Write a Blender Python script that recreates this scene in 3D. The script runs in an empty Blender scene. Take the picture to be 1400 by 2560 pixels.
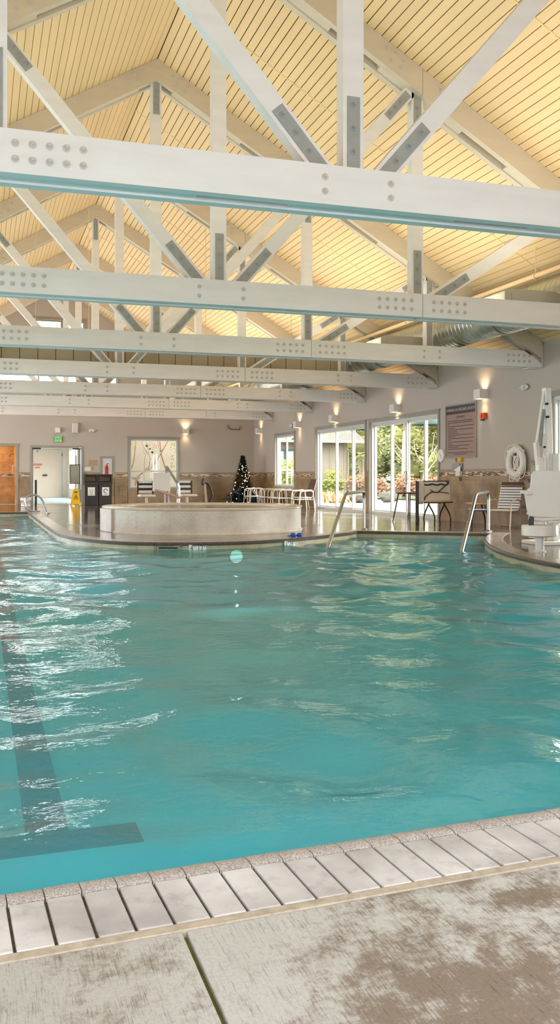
import bpy, math, random
from mathutils import Vector, Matrix
from mathutils.geometry import tessellate_polygon
rnd = random.Random(11)
sc = bpy.context.scene
COL = sc.collection
V = Vector

# ------------------------------------------------------------------ helpers
def lin(c):
    f = lambda u: u / 12.92 if u <= .04045 else ((u + .055) / 1.055) ** 2.4
    return tuple(f(x / 255.) for x in c) + (1.,)

class NT:
    """small wrapper for node trees"""
    def __init__(s, name):
        s.m = bpy.data.materials.new(name); s.m.use_nodes = True
        s.t = s.m.node_tree; s.t.nodes.clear()
        s.out = s.n('ShaderNodeOutputMaterial')
    def n(s, typ, **kw):
        nd = s.t.nodes.new(typ)
        for k, v in kw.items():
            if k.startswith('i_'):
                key = k[2:]
                key = int(key) if key.isdigit() else key.replace('_', ' ')
                nd.inputs[key].default_value = v
            else: setattr(nd, k, v)
        return nd
    def l(s, a, b): s.t.links.new(a, b)
    def coords(s, scale=(1, 1, 1), uv=False):
        tc = s.n('ShaderNodeTexCoord'); mp = s.n('ShaderNodeMapping')
        mp.inputs['Scale'].default_value = scale
        s.l(tc.outputs['UV' if uv else 'Object'], mp.inputs[0]); return mp.outputs[0]
    def noise(s, vec, scale=5, detail=4, rough=.55):
        nd = s.n('ShaderNodeTexNoise'); nd.inputs['Scale'].default_value = scale
        nd.inputs['Detail'].default_value = detail; nd.inputs['Roughness'].default_value = rough
        s.l(vec, nd.inputs['Vector']); return nd.outputs['Fac']
    def ramp(s, fac, stops):
        r = s.n('ShaderNodeValToRGB'); e = r.color_ramp.elements
        while len(e) < len(stops): e.new(.5)
        for k, (p, c) in enumerate(stops):
            e[k].position = p; e[k].color = c if len(c) == 4 else tuple(c) + (1,)
        s.l(fac, r.inputs[0]); return r.outputs[0]
    def mix(s, fac, a, b, mode='MIX'):
        x = s.n('ShaderNodeMix', data_type='RGBA', blend_type=mode)
        for sock, v in ((x.inputs[0], fac), (x.inputs[6], a), (x.inputs[7], b)):
            if hasattr(v, 'is_linked'): s.l(v, sock)
            else: sock.default_value = v
        return x.outputs[2]
    def bump(s, h, strength=.3, dist=.01, prev=None):
        b = s.n('ShaderNodeBump'); b.inputs['Strength'].default_value = strength
        b.inputs['Distance'].default_value = dist; s.l(h, b.inputs['Height'])
        if prev is not None: s.l(prev, b.inputs['Normal'])
        return b.outputs[0]
    def bsdf(s, col=None, rough=.5, metal=0., spec=.5, normal=None, coat=0.):
        p = s.n('ShaderNodeBsdfPrincipled')
        for key, v in (('Base Color', col), ('Roughness', rough), ('Metallic', metal)):
            if v is None: continue
            if hasattr(v, 'is_linked'): s.l(v, p.inputs[key])
            else: p.inputs[key].default_value = v
        p.inputs['Specular IOR Level'].default_value = spec
        p.inputs['Coat Weight'].default_value = coat
        if normal is not None: s.l(normal, p.inputs['Normal'])
        s.l(p.outputs[0], s.out.inputs[0]); return p

def paint(name, rgb, rough=.5, var=.08, scale=3., metal=0., bump=0., spec=.4, stretch=(1, 1, 1)):
    t = NT(name); c = lin(rgb); v = t.coords(stretch)
    n = t.noise(v, scale, 5)
    lo = tuple(x * (1 - var) for x in c[:3]) + (1,); hi = tuple(min(1, x * (1 + var)) for x in c[:3]) + (1,)
    col = t.ramp(n, [(.3, lo), (.7, hi)])
    nm = t.bump(t.noise(v, scale * 12, 3), bump, .004) if bump else None
    t.bsdf(col, rough, metal, spec, nm); return t.m

def glow(name, rgb, strength):
    t = NT(name); e = t.n('ShaderNodeEmission'); e.inputs[0].default_value = lin(rgb); e.inputs[1].default_value = strength
    t.l(e.outputs[0], t.out.inputs[0]); return t.m

class MB:
    def __init__(s): s.v = []; s.f = []
    def add(s, vs, fs):
        b = len(s.v); s.v += [V(p) for p in vs]; s.f += [tuple(i + b for i in f) for f in fs]; return s
    def obox(s, c, ax, ay, az):
        c, ax, ay, az = V(c), V(ax), V(ay), V(az)
        vs = [c + sx * ax + sy * ay + sz * az for sz in (-1, 1) for sy in (-1, 1) for sx in (-1, 1)]
        return s.add(vs, [(0, 2, 3, 1), (4, 5, 7, 6), (0, 1, 5, 4), (2, 6, 7, 3), (0, 4, 6, 2), (1, 3, 7, 5)])
    def box(s, x0, x1, y0, y1, z0, z1):
        return s.obox(((x0 + x1) / 2, (y0 + y1) / 2, (z0 + z1) / 2), (abs(x1 - x0) / 2, 0, 0), (0, abs(y1 - y0) / 2, 0), (0, 0, abs(z1 - z0) / 2))
    def bar(s, p0, p1, w, h, side=(0, 1, 0)):
        """box along p0-p1; w = full size along 'side', h = across"""
        p0, p1 = V(p0), V(p1); d = p1 - p0; sd = V(side).normalized(); sd = (sd - d.normalized() * sd.dot(d.normalized())).normalized()
        up = d.normalized().cross(sd)
        return s.obox((p0 + p1) / 2, d / 2, sd * w / 2, up * h / 2)
    def cyl(s, p0, p1, r0, r1=None, seg=12, cap=True):
        r1 = r0 if r1 is None else r1; p0, p1 = V(p0), V(p1); d = (p1 - p0).normalized()
        a = d.orthogonal().normalized(); b = d.cross(a); vs = []
        for p, r in ((p0, r0), (p1, r1)):
            vs += [p + (a * math.cos(2 * math.pi * k / seg) + b * math.sin(2 * math.pi * k / seg)) * r for k in range(seg)]
        fs = [(k, (k + 1) % seg, seg + (k + 1) % seg, seg + k) for k in range(seg)]
        if cap: fs += [tuple(reversed(range(seg))), tuple(range(seg, 2 * seg))]
        return s.add(vs, fs)
    def tube(s, pts, r, seg=8, closed=False, rr=None):
        pts = [V(p) for p in pts]; n = len(pts); vs = []; fs = []; a = None
        for i, p in enumerate(pts):
            q0 = pts[i - 1] if (i or closed) else p; q1 = pts[(i + 1) % n] if (i < n - 1 or closed) else p
            d = (q1 - q0).normalized()
            if a is None: a = d.orthogonal().normalized()
            a = (a - d * a.dot(d)).normalized(); b = d.cross(a); rad = rr[i] if rr else r
            vs += [p + (a * math.cos(2 * math.pi * k / seg) + b * math.sin(2 * math.pi * k / seg)) * rad for k in range(seg)]
        for i in range(n if closed else n - 1):
            j = (i + 1) % n
            fs += [(i * seg + k, i * seg + (k + 1) % seg, j * seg + (k + 1) % seg, j * seg + k) for k in range(seg)]
        if not closed: fs += [tuple(reversed(range(seg))), tuple(range((n - 1) * seg, n * seg))]
        return s.add(vs, fs)
    def lathe(s, prof, c=(0, 0, 0), seg=32, axis='z', full=1.0):
        c = V(c); vs = []; fs = []; m = len(prof)
        for k in range(seg):
            t = 2 * math.pi * k / seg
            for r, z in prof:
                q = (r * math.cos(t), r * math.sin(t), z)
                if axis == 'x': q = (q[2], q[0], q[1])
                if axis == 'y': q = (q[0], q[2], q[1])
                vs.append(c + V(q))
        for k in range(seg):
            j = (k + 1) % seg
            for i in range(m - 1): fs.append((k * m + i, j * m + i, j * m + i + 1, k * m + i + 1))
        return s.add(vs, fs)
    def prism(s, poly, vec):
        """closed 3-D polygon extruded along vec"""
        p = [V(q) for q in poly]; n = len(p); vec = V(vec)
        tri = tessellate_polygon([p])
        fs = [tuple(t) for t in tri] + [tuple(n + i for i in reversed(t)) for t in tri]
        fs += [(i, (i + 1) % n, n + (i + 1) % n, n + i) for i in range(n)]
        return s.add(p + [q + vec for q in p], fs)
    def sphere(s, c, r, seg=12, rings=8, sc_=(1, 1, 1)):
        prof = [(math.sin(math.pi * i / rings) * r + 1e-5, -math.cos(math.pi * i / rings) * r) for i in range(rings + 1)]
        b = len(s.v); s.lathe(prof, (0, 0, 0), seg)
        for i in range(b, len(s.v)): s.v[i] = V(c) + V((s.v[i].x * sc_[0], s.v[i].y * sc_[1], s.v[i].z * sc_[2]))
        return s
    def sheet(s, outer, holes=(), z=0.):
        loops = [[V((p[0], p[1], z)) for p in outer]] + [[V((p[0], p[1], z)) for p in h] for h in holes]
        tri = tessellate_polygon(loops); vs = [q for lp in loops for q in lp]
        fs = []
        for t in tri:
            a, b, c = (vs[i] for i in t)
            fs.append(tuple(t) if (b - a).cross(c - a).z > 0 else tuple(reversed(t)))
        return s.add(vs, fs)
    def mesh(s, name, off=(0, 0, 0)):
        me = bpy.data.meshes.new(name); off = V(off)
        me.from_pydata([tuple(p - off) for p in s.v], [], s.f); me.validate(); me.update(); return me
    def build(s, name, m, parent=None, smooth=False, bevel=0., world=True, recalc=True):
        off = V((0, 0, 0)); q = parent
        while q is not None and world: off += q.location; q = q.parent
        me = s.mesh(name, off)
        if recalc:
            import bmesh
            bm = bmesh.new(); bm.from_mesh(me); bmesh.ops.recalc_face_normals(bm, faces=bm.faces); bm.to_mesh(me); bm.free()
        if m: me.materials.append(m)
        if smooth:
            me.polygons.foreach_set('use_smooth', [True] * len(me.polygons)); me.set_sharp_from_angle(angle=math.radians(38))
        o = bpy.data.objects.new(name, me); COL.objects.link(o)
        if parent is not None: o.parent = parent
        if bevel:
            b = o.modifiers.new('bevel', 'BEVEL'); b.width = bevel; b.segments = 2; b.limit_method = 'ANGLE'; b.angle_limit = math.radians(40)
        return o

def tag(o, label=None, cat=None, group=None, kind=None):
    if label: o['label'] = label
    if cat: o['category'] = cat
    if group: o['group'] = group
    if kind: o['kind'] = kind
    return o
def thing(name, label, cat, loc=(0, 0, 0), rz=0., group=None):
    o = bpy.data.objects.new(name, None); COL.objects.link(o); o.empty_display_size = .1
    o.location = loc; o.rotation_euler = (0, 0, rz); return tag(o, label, cat, group)
def struct(mb, name, m, **kw):
    par = kw.get('parent'); o = mb.build(name, m, **kw)
    if par is None: o['kind'] = 'structure'
    return o
def dup(root, loc, rz=None, label=None, group=None):
    r = root.copy(); COL.objects.link(r); r.location = loc
    if rz is not None: r.rotation_euler = (0, 0, rz)
    if label: r['label'] = label
    if group: r['group'] = group
    for ch in list(root.children):
        c = ch.copy(); COL.objects.link(c); c.parent = r
        for g in list(ch.children):
            d = g.copy(); COL.objects.link(d); d.parent = c
    return r
def text_obj(name, body, size, m, parent, loc, rot, depth=.002, align='CENTER', sx=1.):
    cu = bpy.data.curves.new(name, 'FONT'); cu.body = body; cu.size = size; cu.extrude = depth
    cu.align_x = align; cu.align_y = 'CENTER'; cu.resolution_u = 2
    tmp = bpy.data.objects.new(name + '_t', cu); COL.objects.link(tmp)
    dg = bpy.context.evaluated_depsgraph_get()
    me = bpy.data.meshes.new_from_object(tmp.evaluated_get(dg)); bpy.data.objects.remove(tmp)
    me.materials.clear(); me.materials.append(m)
    o = bpy.data.objects.new(name, me); COL.objects.link(o); o.parent = parent
    off = V((0, 0, 0)); q = parent
    while q is not None: off += q.location; q = q.parent
    o.location = V(loc) - off; o.rotation_euler = rot; o.scale = (sx, 1, 1); return o
def catmull(pts, n=8, closed=False):
    out = []; N = len(pts); P = [V(p) for p in pts]
    for i in range(N if closed else N - 1):
        if closed: a, b, c, d = P[i - 1], P[i], P[(i + 1) % N], P[(i + 2) % N]
        else: a, b, c, d = P[max(i - 1, 0)], P[i], P[i + 1], P[min(i + 2, N - 1)]
        for k in range(n):
            t = k / n
            out.append(.5 * ((2 * b) + (c - a) * t + (2 * a - 5 * b + 4 * c - d) * t * t + (3 * b - a - 3 * c + d) * t ** 3))
    if not closed: out.append(P[-1])
    return out
def fillet(pts, r, n=6):
    P = [V(p) for p in pts]; out = [P[0]]
    for i in range(1, len(P) - 1):
        a = (P[i - 1] - P[i]); b = (P[i + 1] - P[i]); k = min(r, a.length * .49, b.length * .49)
        p0 = P[i] + a.normalized() * k; p1 = P[i] + b.normalized() * k
        for j in range(n + 1):
            t = j / n; out.append(p0 * (1 - t) ** 2 + P[i] * 2 * t * (1 - t) + p1 * t * t)
    out.append(P[-1]); return out

# ------------------------------------------------------------------ camera (set up first: it also tells which bolts the frame can show)
EYE = V((0, 0, 1.1)); YAW = math.radians(18.163); FPX = 2280.
cam = bpy.data.cameras.new('camera'); co = bpy.data.objects.new('camera', cam); COL.objects.link(co)
cam.sensor_fit = 'HORIZONTAL'; cam.sensor_width = 36; cam.lens = 36 * FPX / 1400; cam.shift_y = -88 / 1400; cam.clip_end = 400; cam.clip_start = .05
co.location = EYE; co.rotation_euler = (math.radians(90), 0, -YAW); sc.camera = co
def in_frame(p, m=60):
    S, C = math.sin(YAW), math.cos(YAW); x, y, z = p
    Z = S * x + C * y
    if Z < .3: return False
    px = 700 + FPX * (C * x - S * y) / Z; py = 1192 - FPX * (z - 1.1) / Z
    return -m < px < 1400 + m and -m < py < 2560 + m

# ------------------------------------------------------------------ materials
M = {}
M['chord'] = paint('white_timber_paint', (222, 219, 213), .55, .05, 2.2, bump=.25, stretch=(.6, 3, 3))
M['rafter'] = paint('warm_lit_rafter_paint', (200, 187, 164), .55, .05, 2.2, bump=.2, stretch=(.6, 3, 3))  # timber paint with warm, dimmer roof light put into the colour
M['steel_plate'] = paint('painted_steel_plate', (150, 152, 146), .5, .08, 8, spec=.5)
M['bolt'] = paint('painted_bolt', (196, 190, 178), .45, .05, 9)
M['ceiling'] = paint('cream_ceiling_boards', (230, 200, 150), .6, .045, 1.2, stretch=(3, .15, 3))
M['gap'] = paint('board_gap', (120, 95, 60), .9, .05)
M['wall'] = paint('taupe_wall_paint', (184, 175, 162), .75, .03, .7, bump=.05)
M['wallwhite'] = paint('white_corridor_wall', (225, 218, 208), .7, .02, .7)
M['trim'] = paint('grey_green_trim', (150, 147, 134), .55, .05, 3)
M['vinyl'] = paint('white_vinyl_frame', (204, 204, 197), .35, .02, 3)
M['steel'] = paint('stainless_steel', (178, 178, 176), .26, .04, 6, metal=1.)
M['galv'] = paint('galvanised_duct', (178, 182, 172), .34, .10, 5, metal=.85)
M['ductbox'] = paint('grey_sheet_box', (168, 165, 148), .55, .04, 3)
M['white_plastic'] = paint('white_plastic', (228, 224, 215), .4, .03, 4)
M['lift_white'] = paint('white_lift_shell', (222, 219, 210), .32, .03, 3)
M['black'] = paint('black_plastic', (28, 27, 27), .45, .1, 6)
M['bin'] = paint('dark_brown_bin', (46, 38, 35), .42, .12, 5)
M['dark_metal'] = paint('dark_wrought_iron', (48, 42, 38), .4, .1, 9, metal=.5)
M['tan_metal'] = paint('tan_tube_frame', (176, 160, 138), .35, .05, 5, metal=.4)
M['pale_metal'] = paint('pale_tan_tube', (198, 184, 160), .35, .05, 5, metal=.2)
M['strap_white'] = paint('white_vinyl_strap', (225, 222, 216), .4, .03, 5)
M['strap_blue'] = paint('navy_vinyl_strap', (62, 58, 92), .45, .06, 5)
M['brown_sling'] = paint('brown_sling', (92, 62, 42), .6, .08, 9)
M['cream_panel'] = paint('cream_bench_panel', (205, 190, 168), .6, .10, 6)
M['wood'] = paint('tan_wood', (186, 150, 104), .5, .10, 3, stretch=(1, 8, 1))
M['orange'] = paint('orange_plastic', (226, 92, 24), .4, .04)
M['red'] = paint('red_paint', (176, 34, 26), .4, .05)
M['redtext'] = paint('red_letter_paint', (196, 128, 116), .5, .03)
M['yellow'] = paint('yellow_plastic', (224, 178, 22), .4, .05)
M['paper'] = paint('white_paper', (236, 234, 228), .7, .02)
M['tan_plate'] = paint('tan_plaque', (178, 146, 116), .5, .05)
M['signface'] = paint('brown_sign_face', (150, 122, 108), .45, .06, 2)
M['signhead'] = paint('black_sign_head', (36, 28, 25), .4, .05)
M['signtext'] = paint('dark_sign_print', (66, 44, 36), .5, .03)
M['signlight'] = paint('pale_sign_print', (204, 190, 178), .5, .03)
M['rope'] = paint('white_rope', (232, 224, 208), .7, .05, 20)
M['blue'] = paint('blue_rubber', (20, 86, 176), .35, .05)
M['bag'] = paint('black_nylon', (34, 30, 38), .5, .2, 14)
M['skirt'] = paint('dark_teal_needles', (18, 42, 46), .7, .3, 12)
M['needles'] = paint('dark_green_needles', (20, 40, 26), .7, .35, 12)
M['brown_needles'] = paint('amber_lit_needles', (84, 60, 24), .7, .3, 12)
M['bark'] = paint('grey_bark', (120, 104, 84), .85, .25, 8, bump=.4)
M['bark_pale'] = paint('pale_bark', (126, 122, 114), .8, .15, 8)
M['twig'] = paint('tan_branch', (140, 118, 94), .8, .15, 9)
M['leaf_pine'] = paint('pine_needles', (112, 112, 56), .7, .3, 1.2)
M['leaf_dark'] = paint('dark_foliage', (80, 84, 44), .7, .3, 1.2)
M['leaf_yellow'] = paint('yellow_green_leaves', (104, 108, 36), .7, .25, 1.5)
M['leaf_rust'] = paint('rust_twigs', (112, 78, 54), .8, .2, 2)
M['grass'] = paint('lawn', (80, 82, 40), .9, .2, 1.5)
M['siding'] = paint('tan_siding', (124, 116, 100), .7, .04, 1)
M['siding_pale'] = paint('pale_siding', (150, 140, 126), .7, .03, 1)
M['shingle'] = paint('grey_shingles', (76, 73, 64), .9, .22, 6)
M['greentrim'] = paint('green_exterior_trim', (8, 58, 44), .45, .06)
M['greenlamp'] = paint('green_enamel', (6, 44, 33), .8, .05)
M['rock'] = paint('grey_boulder', (76, 72, 66), .9, .2, 3, bump=.4)
M['lamp_warm'] = glow('sconce_lamp', (255, 226, 180), 9.)
M['bulb'] = glow('fairy_bulb', (255, 246, 214), 2.2)
M['exit_glow'] = glow('exit_lit_face', (150, 236, 150), .85)
M['pool_lamp'] = glow('pool_lamp_lens', (200, 255, 240), 1.3)
M['blackprint'] = paint('black_print', (34, 34, 36), .5, .02)
M['bluedim'] = paint('light_blue_floor', (150, 172, 178), .3, .04)

def tile_mat(name, base, hi, w=.46, h=.34, mort=(120, 105, 84), rough=.35, vein=.9):
    t = NT(name); tc = t.n('ShaderNodeTexCoord'); sp = t.n('ShaderNodeSeparateXYZ'); t.l(tc.outputs['Object'], sp.inputs[0])
    ad = t.n('ShaderNodeMath', operation='ADD'); t.l(sp.outputs[0], ad.inputs[0]); t.l(sp.outputs[1], ad.inputs[1])
    cb = t.n('ShaderNodeCombineXYZ'); t.l(ad.outputs[0], cb.inputs[0]); t.l(sp.outputs[2], cb.inputs[1])
    br = t.n('ShaderNodeTexBrick', offset=.5); br.inputs['Scale'].default_value = 1.
    br.inputs['Brick Width'].default_value = w; br.inputs['Row Height'].default_value = h
    br.inputs['Mortar Size'].default_value = .004; br.inputs['Color1'].default_value = lin(base); br.inputs['Color2'].default_value = lin(hi)
    br.inputs['Mortar'].default_value = lin(mort); t.l(cb.outputs[0], br.inputs['Vector'])
    n = t.noise(tc.outputs['Object'], 2.6, 7, .62)
    v = t.ramp(n, [(.32, (.62, .58, .52)), (.5, (1, 1, 1)), (.7, (1.32, 1.28, 1.2))])
    col = t.mix(vein, br.outputs[0], v, 'MULTIPLY')
    t.bsdf(col, rough, 0, .5); return t.m
M['tile'] = tile_mat('tan_stone_tile', (138, 112, 76), (156, 131, 97))
M['tile_cap'] = paint('tan_cap_tile', (150, 132, 106), .4, .1, 3)
M['tile_orange'] = tile_mat('warm_shower_tile', (190, 140, 78), (206, 156, 92), mort=(150, 104, 60))
M['tile_spa'] = tile_mat('small_spa_tile', (205, 196, 182), (199, 190, 176), .05, .05, (194, 185, 170), .4, .4)
M['tile_pool'] = tile_mat('waterline_tile', (178, 166, 132), (171, 159, 125), .15, .15, (164, 152, 120), .35, .6)

def mosaic_mat():
    t = NT('mosaic_strip'); tc = t.n('ShaderNodeTexCoord'); sp = t.n('ShaderNodeSeparateXYZ'); t.l(tc.outputs['Object'], sp.inputs[0])
    ad = t.n('ShaderNodeMath', operation='ADD'); t.l(sp.outputs[0], ad.inputs[0]); t.l(sp.outputs[1], ad.inputs[1])
    cb = t.n('ShaderNodeCombineXYZ'); t.l(ad.outputs[0], cb.inputs[0]); t.l(sp.outputs[2], cb.inputs[1])
    br = t.n('ShaderNodeTexBrick', offset=.37); br.inputs['Scale'].default_value = 1.
    br.inputs['Brick Width'].default_value = .13; br.inputs['Row Height'].default_value = .022; br.inputs['Mortar Size'].default_value = .0015
    br.inputs['Color1'].default_value = (0, 0, 0, 1); br.inputs['Color2'].default_value = (1, 1, 1, 1); br.inputs['Mortar'].default_value = (.5, .5, .5, 1)
    t.l(cb.outputs[0], br.inputs['Vector'])
    col = t.ramp(br.outputs[0], [(.0, lin((58, 40, 28))), (.3, lin((92, 66, 44))), (.5, lin((150, 124, 92))), (.75, lin((226, 208, 178))), (1., lin((206, 184, 148)))])
    t.bsdf(col, .25, 0, .5); return t.m
M['mosaic'] = mosaic_mat()

def wet_deck():
    t = NT('wet_stamped_deck'); v = t.coords()
    n1 = t.noise(v, .55, 5, .6); n2 = t.noise(v, 3.2, 6, .65); n3 = t.noise(v, 26, 4)
    col = t.mix(t.ramp(n1, [(.35, (0, 0, 0)), (.65, (1, 1, 1))]), lin((64, 54, 48)), lin((112, 103, 96)))
    col = t.mix(.75, col, t.ramp(n2, [(.32, (.5, .47, .44)), (.68, (1.25, 1.23, 1.2))]), 'MULTIPLY')
    rg = t.ramp(n1, [(.36, (.03,) * 3), (.52, (.08,) * 3), (.72, (.26,) * 3)])
    nm = t.bump(n2, .22, .02, t.bump(n3, .05, .004))
    t.bsdf(col, rg, 0, 1., nm); return t.m
M['deck'] = wet_deck()

def dry_deck():
    t = NT('brushed_concrete'); v = t.coords(); vb = t.coords((120, 6., 1)); vs = t.coords((3.0, 1.0, 1))
    big = t.noise(v, 1.35, 6, .62); mid = t.noise(v, 11., 10, .78); fine = t.noise(v, 95, 4, .7)
    brush = t.noise(vb, 1.6, 5, .7)
    base = t.mix(t.ramp(t.noise(v, .8, 3), [(.35, (0, 0, 0)), (.65, (1, 1, 1))]), lin((188, 189, 186)), lin((170, 169, 164)))
    # worn stains: patches with ragged edges, streaked along the broom lines
    a = t.n('ShaderNodeMath', operation='ADD'); t.l(big, a.inputs[0])
    m2 = t.n('ShaderNodeMath', operation='MULTIPLY_ADD'); t.l(mid, m2.inputs[0]); m2.inputs[1].default_value = .75; t.l(a.outputs[0], m2.inputs[2])
    m3 = t.n('ShaderNodeMath', operation='MULTIPLY_ADD'); t.l(brush, m3.inputs[0]); m3.inputs[1].default_value = .5; t.l(m2.outputs[0], m3.inputs[2])
    # brown tone spreads more towards +x and away from the coping
    tc = t.n('ShaderNodeTexCoord'); sp = t.n('ShaderNodeSeparateXYZ'); t.l(tc.outputs['Object'], sp.inputs[0])
    g = t.n('ShaderNodeMapRange'); t.l(sp.outputs[0], g.inputs[0]); g.inputs[1].default_value = .2; g.inputs[2].default_value = 1.5; g.inputs[3].default_value = 0.; g.inputs[4].default_value = .13
    g2 = t.n('ShaderNodeMapRange'); t.l(sp.outputs[1], g2.inputs[0]); g2.inputs[1].default_value = 2.2; g2.inputs[2].default_value = 1.6; g2.inputs[3].default_value = -.06; g2.inputs[4].default_value = .06
    t.l(g.outputs[0], a.inputs[1])
    m4 = t.n('ShaderNodeMath', operation='ADD'); t.l(m3.outputs[0], m4.inputs[0]); t.l(g2.outputs[0], m4.inputs[1])
    st = t.ramp(m4.outputs[0], [(0., (0, 0, 0)), (1.0, (1, 1, 1))])
    mr = t.n('ShaderNodeMapRange'); t.l(m4.outputs[0], mr.inputs[0]); mr.inputs[1].default_value = 1.15; mr.inputs[2].default_value = 1.29
    stain = mr.outputs[0]
    col = t.mix(stain, base, lin((128, 117, 104)))
    col = t.mix(t.ramp(mid, [(.38, (.25,) * 3), (.6, (1,) * 3)]), col, t.ramp(brush, [(.36, (.52, .50, .46)), (.47, (1, 1, 1))]), 'MULTIPLY')
    col = t.mix(.45, col, t.ramp(fine, [(.32, (.7, .7, .68)), (.55, (1.06, 1.06, 1.05))]), 'MULTIPLY')
    nm = t.bump(brush, .3, .004, t.bump(fine, .2, .002))
    t.bsdf(col, .85, 0, .25, nm); return t.m
M['concrete'] = dry_deck()

def coping_near():
    t = NT('worn_coping_brick'); v = t.coords(); n = t.noise(v, 13, 9, .72); f = t.noise(v, 60, 4, .7); b = t.noise(v, 2.5, 3)
    col = t.mix(t.ramp(b, [(.35, (0, 0, 0)), (.65, (1, 1, 1))]), lin((208, 208, 208)), lin((166, 163, 162)))
    col = t.mix(.7, col, t.ramp(n, [(.3, (.60, .58, .56)), (.47, (1, 1, 1)), (.7, (1.1, 1.1, 1.1))]), 'MULTIPLY')
    t.bsdf(col, .7, 0, .35, t.bump(f, .25, .003, t.bump(n, .3, .006))); return t.m
M['brick'] = coping_near()
def nose_mat():
    t = NT('pitted_bullnose'); v = t.coords(); f = t.noise(v, 210, 5, .8); n = t.noise(v, 14, 4)
    col = t.ramp(f, [(.36, lin((118, 106, 102))), (.5, lin((178, 172, 166))), (.64, lin((226, 223, 219)))])
    col = t.mix(.5, col, t.ramp(n, [(.3, (.75, .72, .72)), (.6, (1, 1, 1))]), 'MULTIPLY')
    t.bsdf(col, .6, 0, .4, t.bump(f, .6, .004)); return t.m
M['nose'] = nose_mat()
M['grout'] = paint('sandy_grout', (176, 166, 148), .9, .2, 30, bump=.5)
M['groove'] = paint('dirt_in_joint', (84, 74, 58), .95, .45, 45)
M['moss'] = paint('mossy_joint', (98, 96, 40), .95, .4, 20)
def far_coping():
    t = NT('speckled_far_coping'); v = t.coords(); f = t.noise(v, 30, 6, .75)
    col = t.ramp(f, [(.34, lin((92, 80, 72))), (.5, lin((138, 124, 114))), (.66, lin((196, 188, 182)))])
    t.bsdf(col, .2, 0, .6, t.bump(f, .2, .004)); return t.m
M['far_coping'] = far_coping()
M['far_nose'] = paint('dark_coping_edge', (82, 72, 68), .35, .3, 14)
M['plaster'] = paint('aqua_pool_plaster', (112, 224, 240), .7, .05, .8)
M['lane'] = paint('dark_lane_tile', (4, 28, 36), .5, .05, 2)
def patio():
    t = NT('patio_concrete'); v = t.coords(); n = t.noise(v, .8, 5)
    t.bsdf(t.ramp(n, [(.3, lin((104, 100, 93))), (.7, lin((122, 118, 111)))]), .85, 0, .2); return t.m
M['patio'] = patio()

def water_mat(name, milk, tint, milkfac, ripple=1., scale=1.):
    t = NT(name); v = t.coords((scale, 1.2 * scale, 1))
    nm = t.bump(t.noise(v, 11., 3, .5), .45 * ripple, .012, t.bump(t.noise(v, 4.5, 2, .5), .3 * ripple, .03))
    df = t.n('ShaderNodeBsdfDiffuse'); df.inputs[0].default_value = milk
    tr = t.n('ShaderNodeBsdfTransparent'); tr.inputs[0].default_value = tint
    mx = t.n('ShaderNodeMixShader'); mx.inputs[0].default_value = milkfac
    t.l(tr.outputs[0], mx.inputs[1]); t.l(df.outputs[0], mx.inputs[2])
    gl = t.n('ShaderNodeBsdfGlossy'); gl.inputs['Roughness'].default_value = .05; t.l(nm, gl.inputs['Normal'])
    fr = t.n('ShaderNodeFresnel'); fr.inputs[0].default_value = 1.24; t.l(nm, fr.inputs['Normal'])
    m2 = t.n('ShaderNodeMixShader'); t.l(fr.outputs[0], m2.inputs[0]); t.l(mx.outputs[0], m2.inputs[1]); t.l(gl.outputs[0], m2.inputs[2])
    t.l(m2.outputs[0], t.out.inputs[0]); return t.m
M['water'] = water_mat('pool_water', (.12, .62, .78, 1), (.57, .96, 1., 1), .32)
M['spa_water'] = water_mat('spa_water', (.30, .28, .17, 1), (.8, .85, .7, 1), .5, .5, 2.)
def glass_mat():
    t = NT('window_glass'); tr = t.n('ShaderNodeBsdfTransparent'); tr.inputs[0].default_value = (.94, .96, .95, 1)
    gl = t.n('ShaderNodeBsdfGlossy'); gl.inputs['Roughness'].default_value = .01
    mx = t.n('ShaderNodeMixShader'); mx.inputs[0].default_value = .035
    t.l(tr.outputs[0], mx.inputs[1]); t.l(gl.outputs[0], mx.inputs[2]); t.l(mx.outputs[0], t.out.inputs[0]); return t.m
M['glass'] = glass_mat()

# ------------------------------------------------------------------ room shell
XL, XR, Y0, Y1 = -5.06, 11.1, -3.0, 37.4
RX, RZ, PITCH = 3.02, 8.63, .585
def roof(x): return RZ - PITCH * abs(x - RX)

NEAR = lambda x: 2.178 + .045 * x            # outer edge of the near coping bricks
edge_far = [(6.87, 9.2), (6.88, 9.74), (6.925, 10.24), (7.045, 10.886), (7.333, 11.862), (7.736, 12.808), (8.335, 13.971), (8.9, 14.85), (9.36, 15.45)]
edge_mid = [(9.36, 15.45), (7.209, 17.02)]
edge_spa = [(7.209, 17.02), (6.9, 16.6), (6.564, 16.305), (5.948, 15.763), (5.314, 15.286), (4.948, 15.082), (4.155, 14.83), (3.408, 14.82), (2.838, 15.0), (2.231, 15.46), (1.75, 16.4), (1.5, 17.4), (1.42, 18.6), (1.40, 21.), (1.39, 25.), (1.386, 29.2)]
far_line = [p.xy for p in catmull([(x, y, 0) for x, y in edge_far], 5)] + [p.xy for p in catmull([(x, y, 0) for x, y in edge_spa], 4)]
far_line = [V((p[0], p[1])) for p in far_line] + [V((-4.2, 29.75))]
pool_poly = [V((-4.2, NEAR(-4.2) + .345)), V((6.87, NEAR(6.87) + .345))] + far_line

fl = MB(); fl.sheet([(XL - .3, NEAR(XL)), (-4.2, NEAR(-4.2))] + [(p.x, p.y) for p in reversed(far_line)] + [(6.87, NEAR(6.87)), (XR + .3, NEAR(XR)), (XR + .3, Y1 + .3), (XL - .3, Y1 + .3)], (), 0.)
struct(fl, 'floor', M['deck'], recalc=False)

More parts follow.
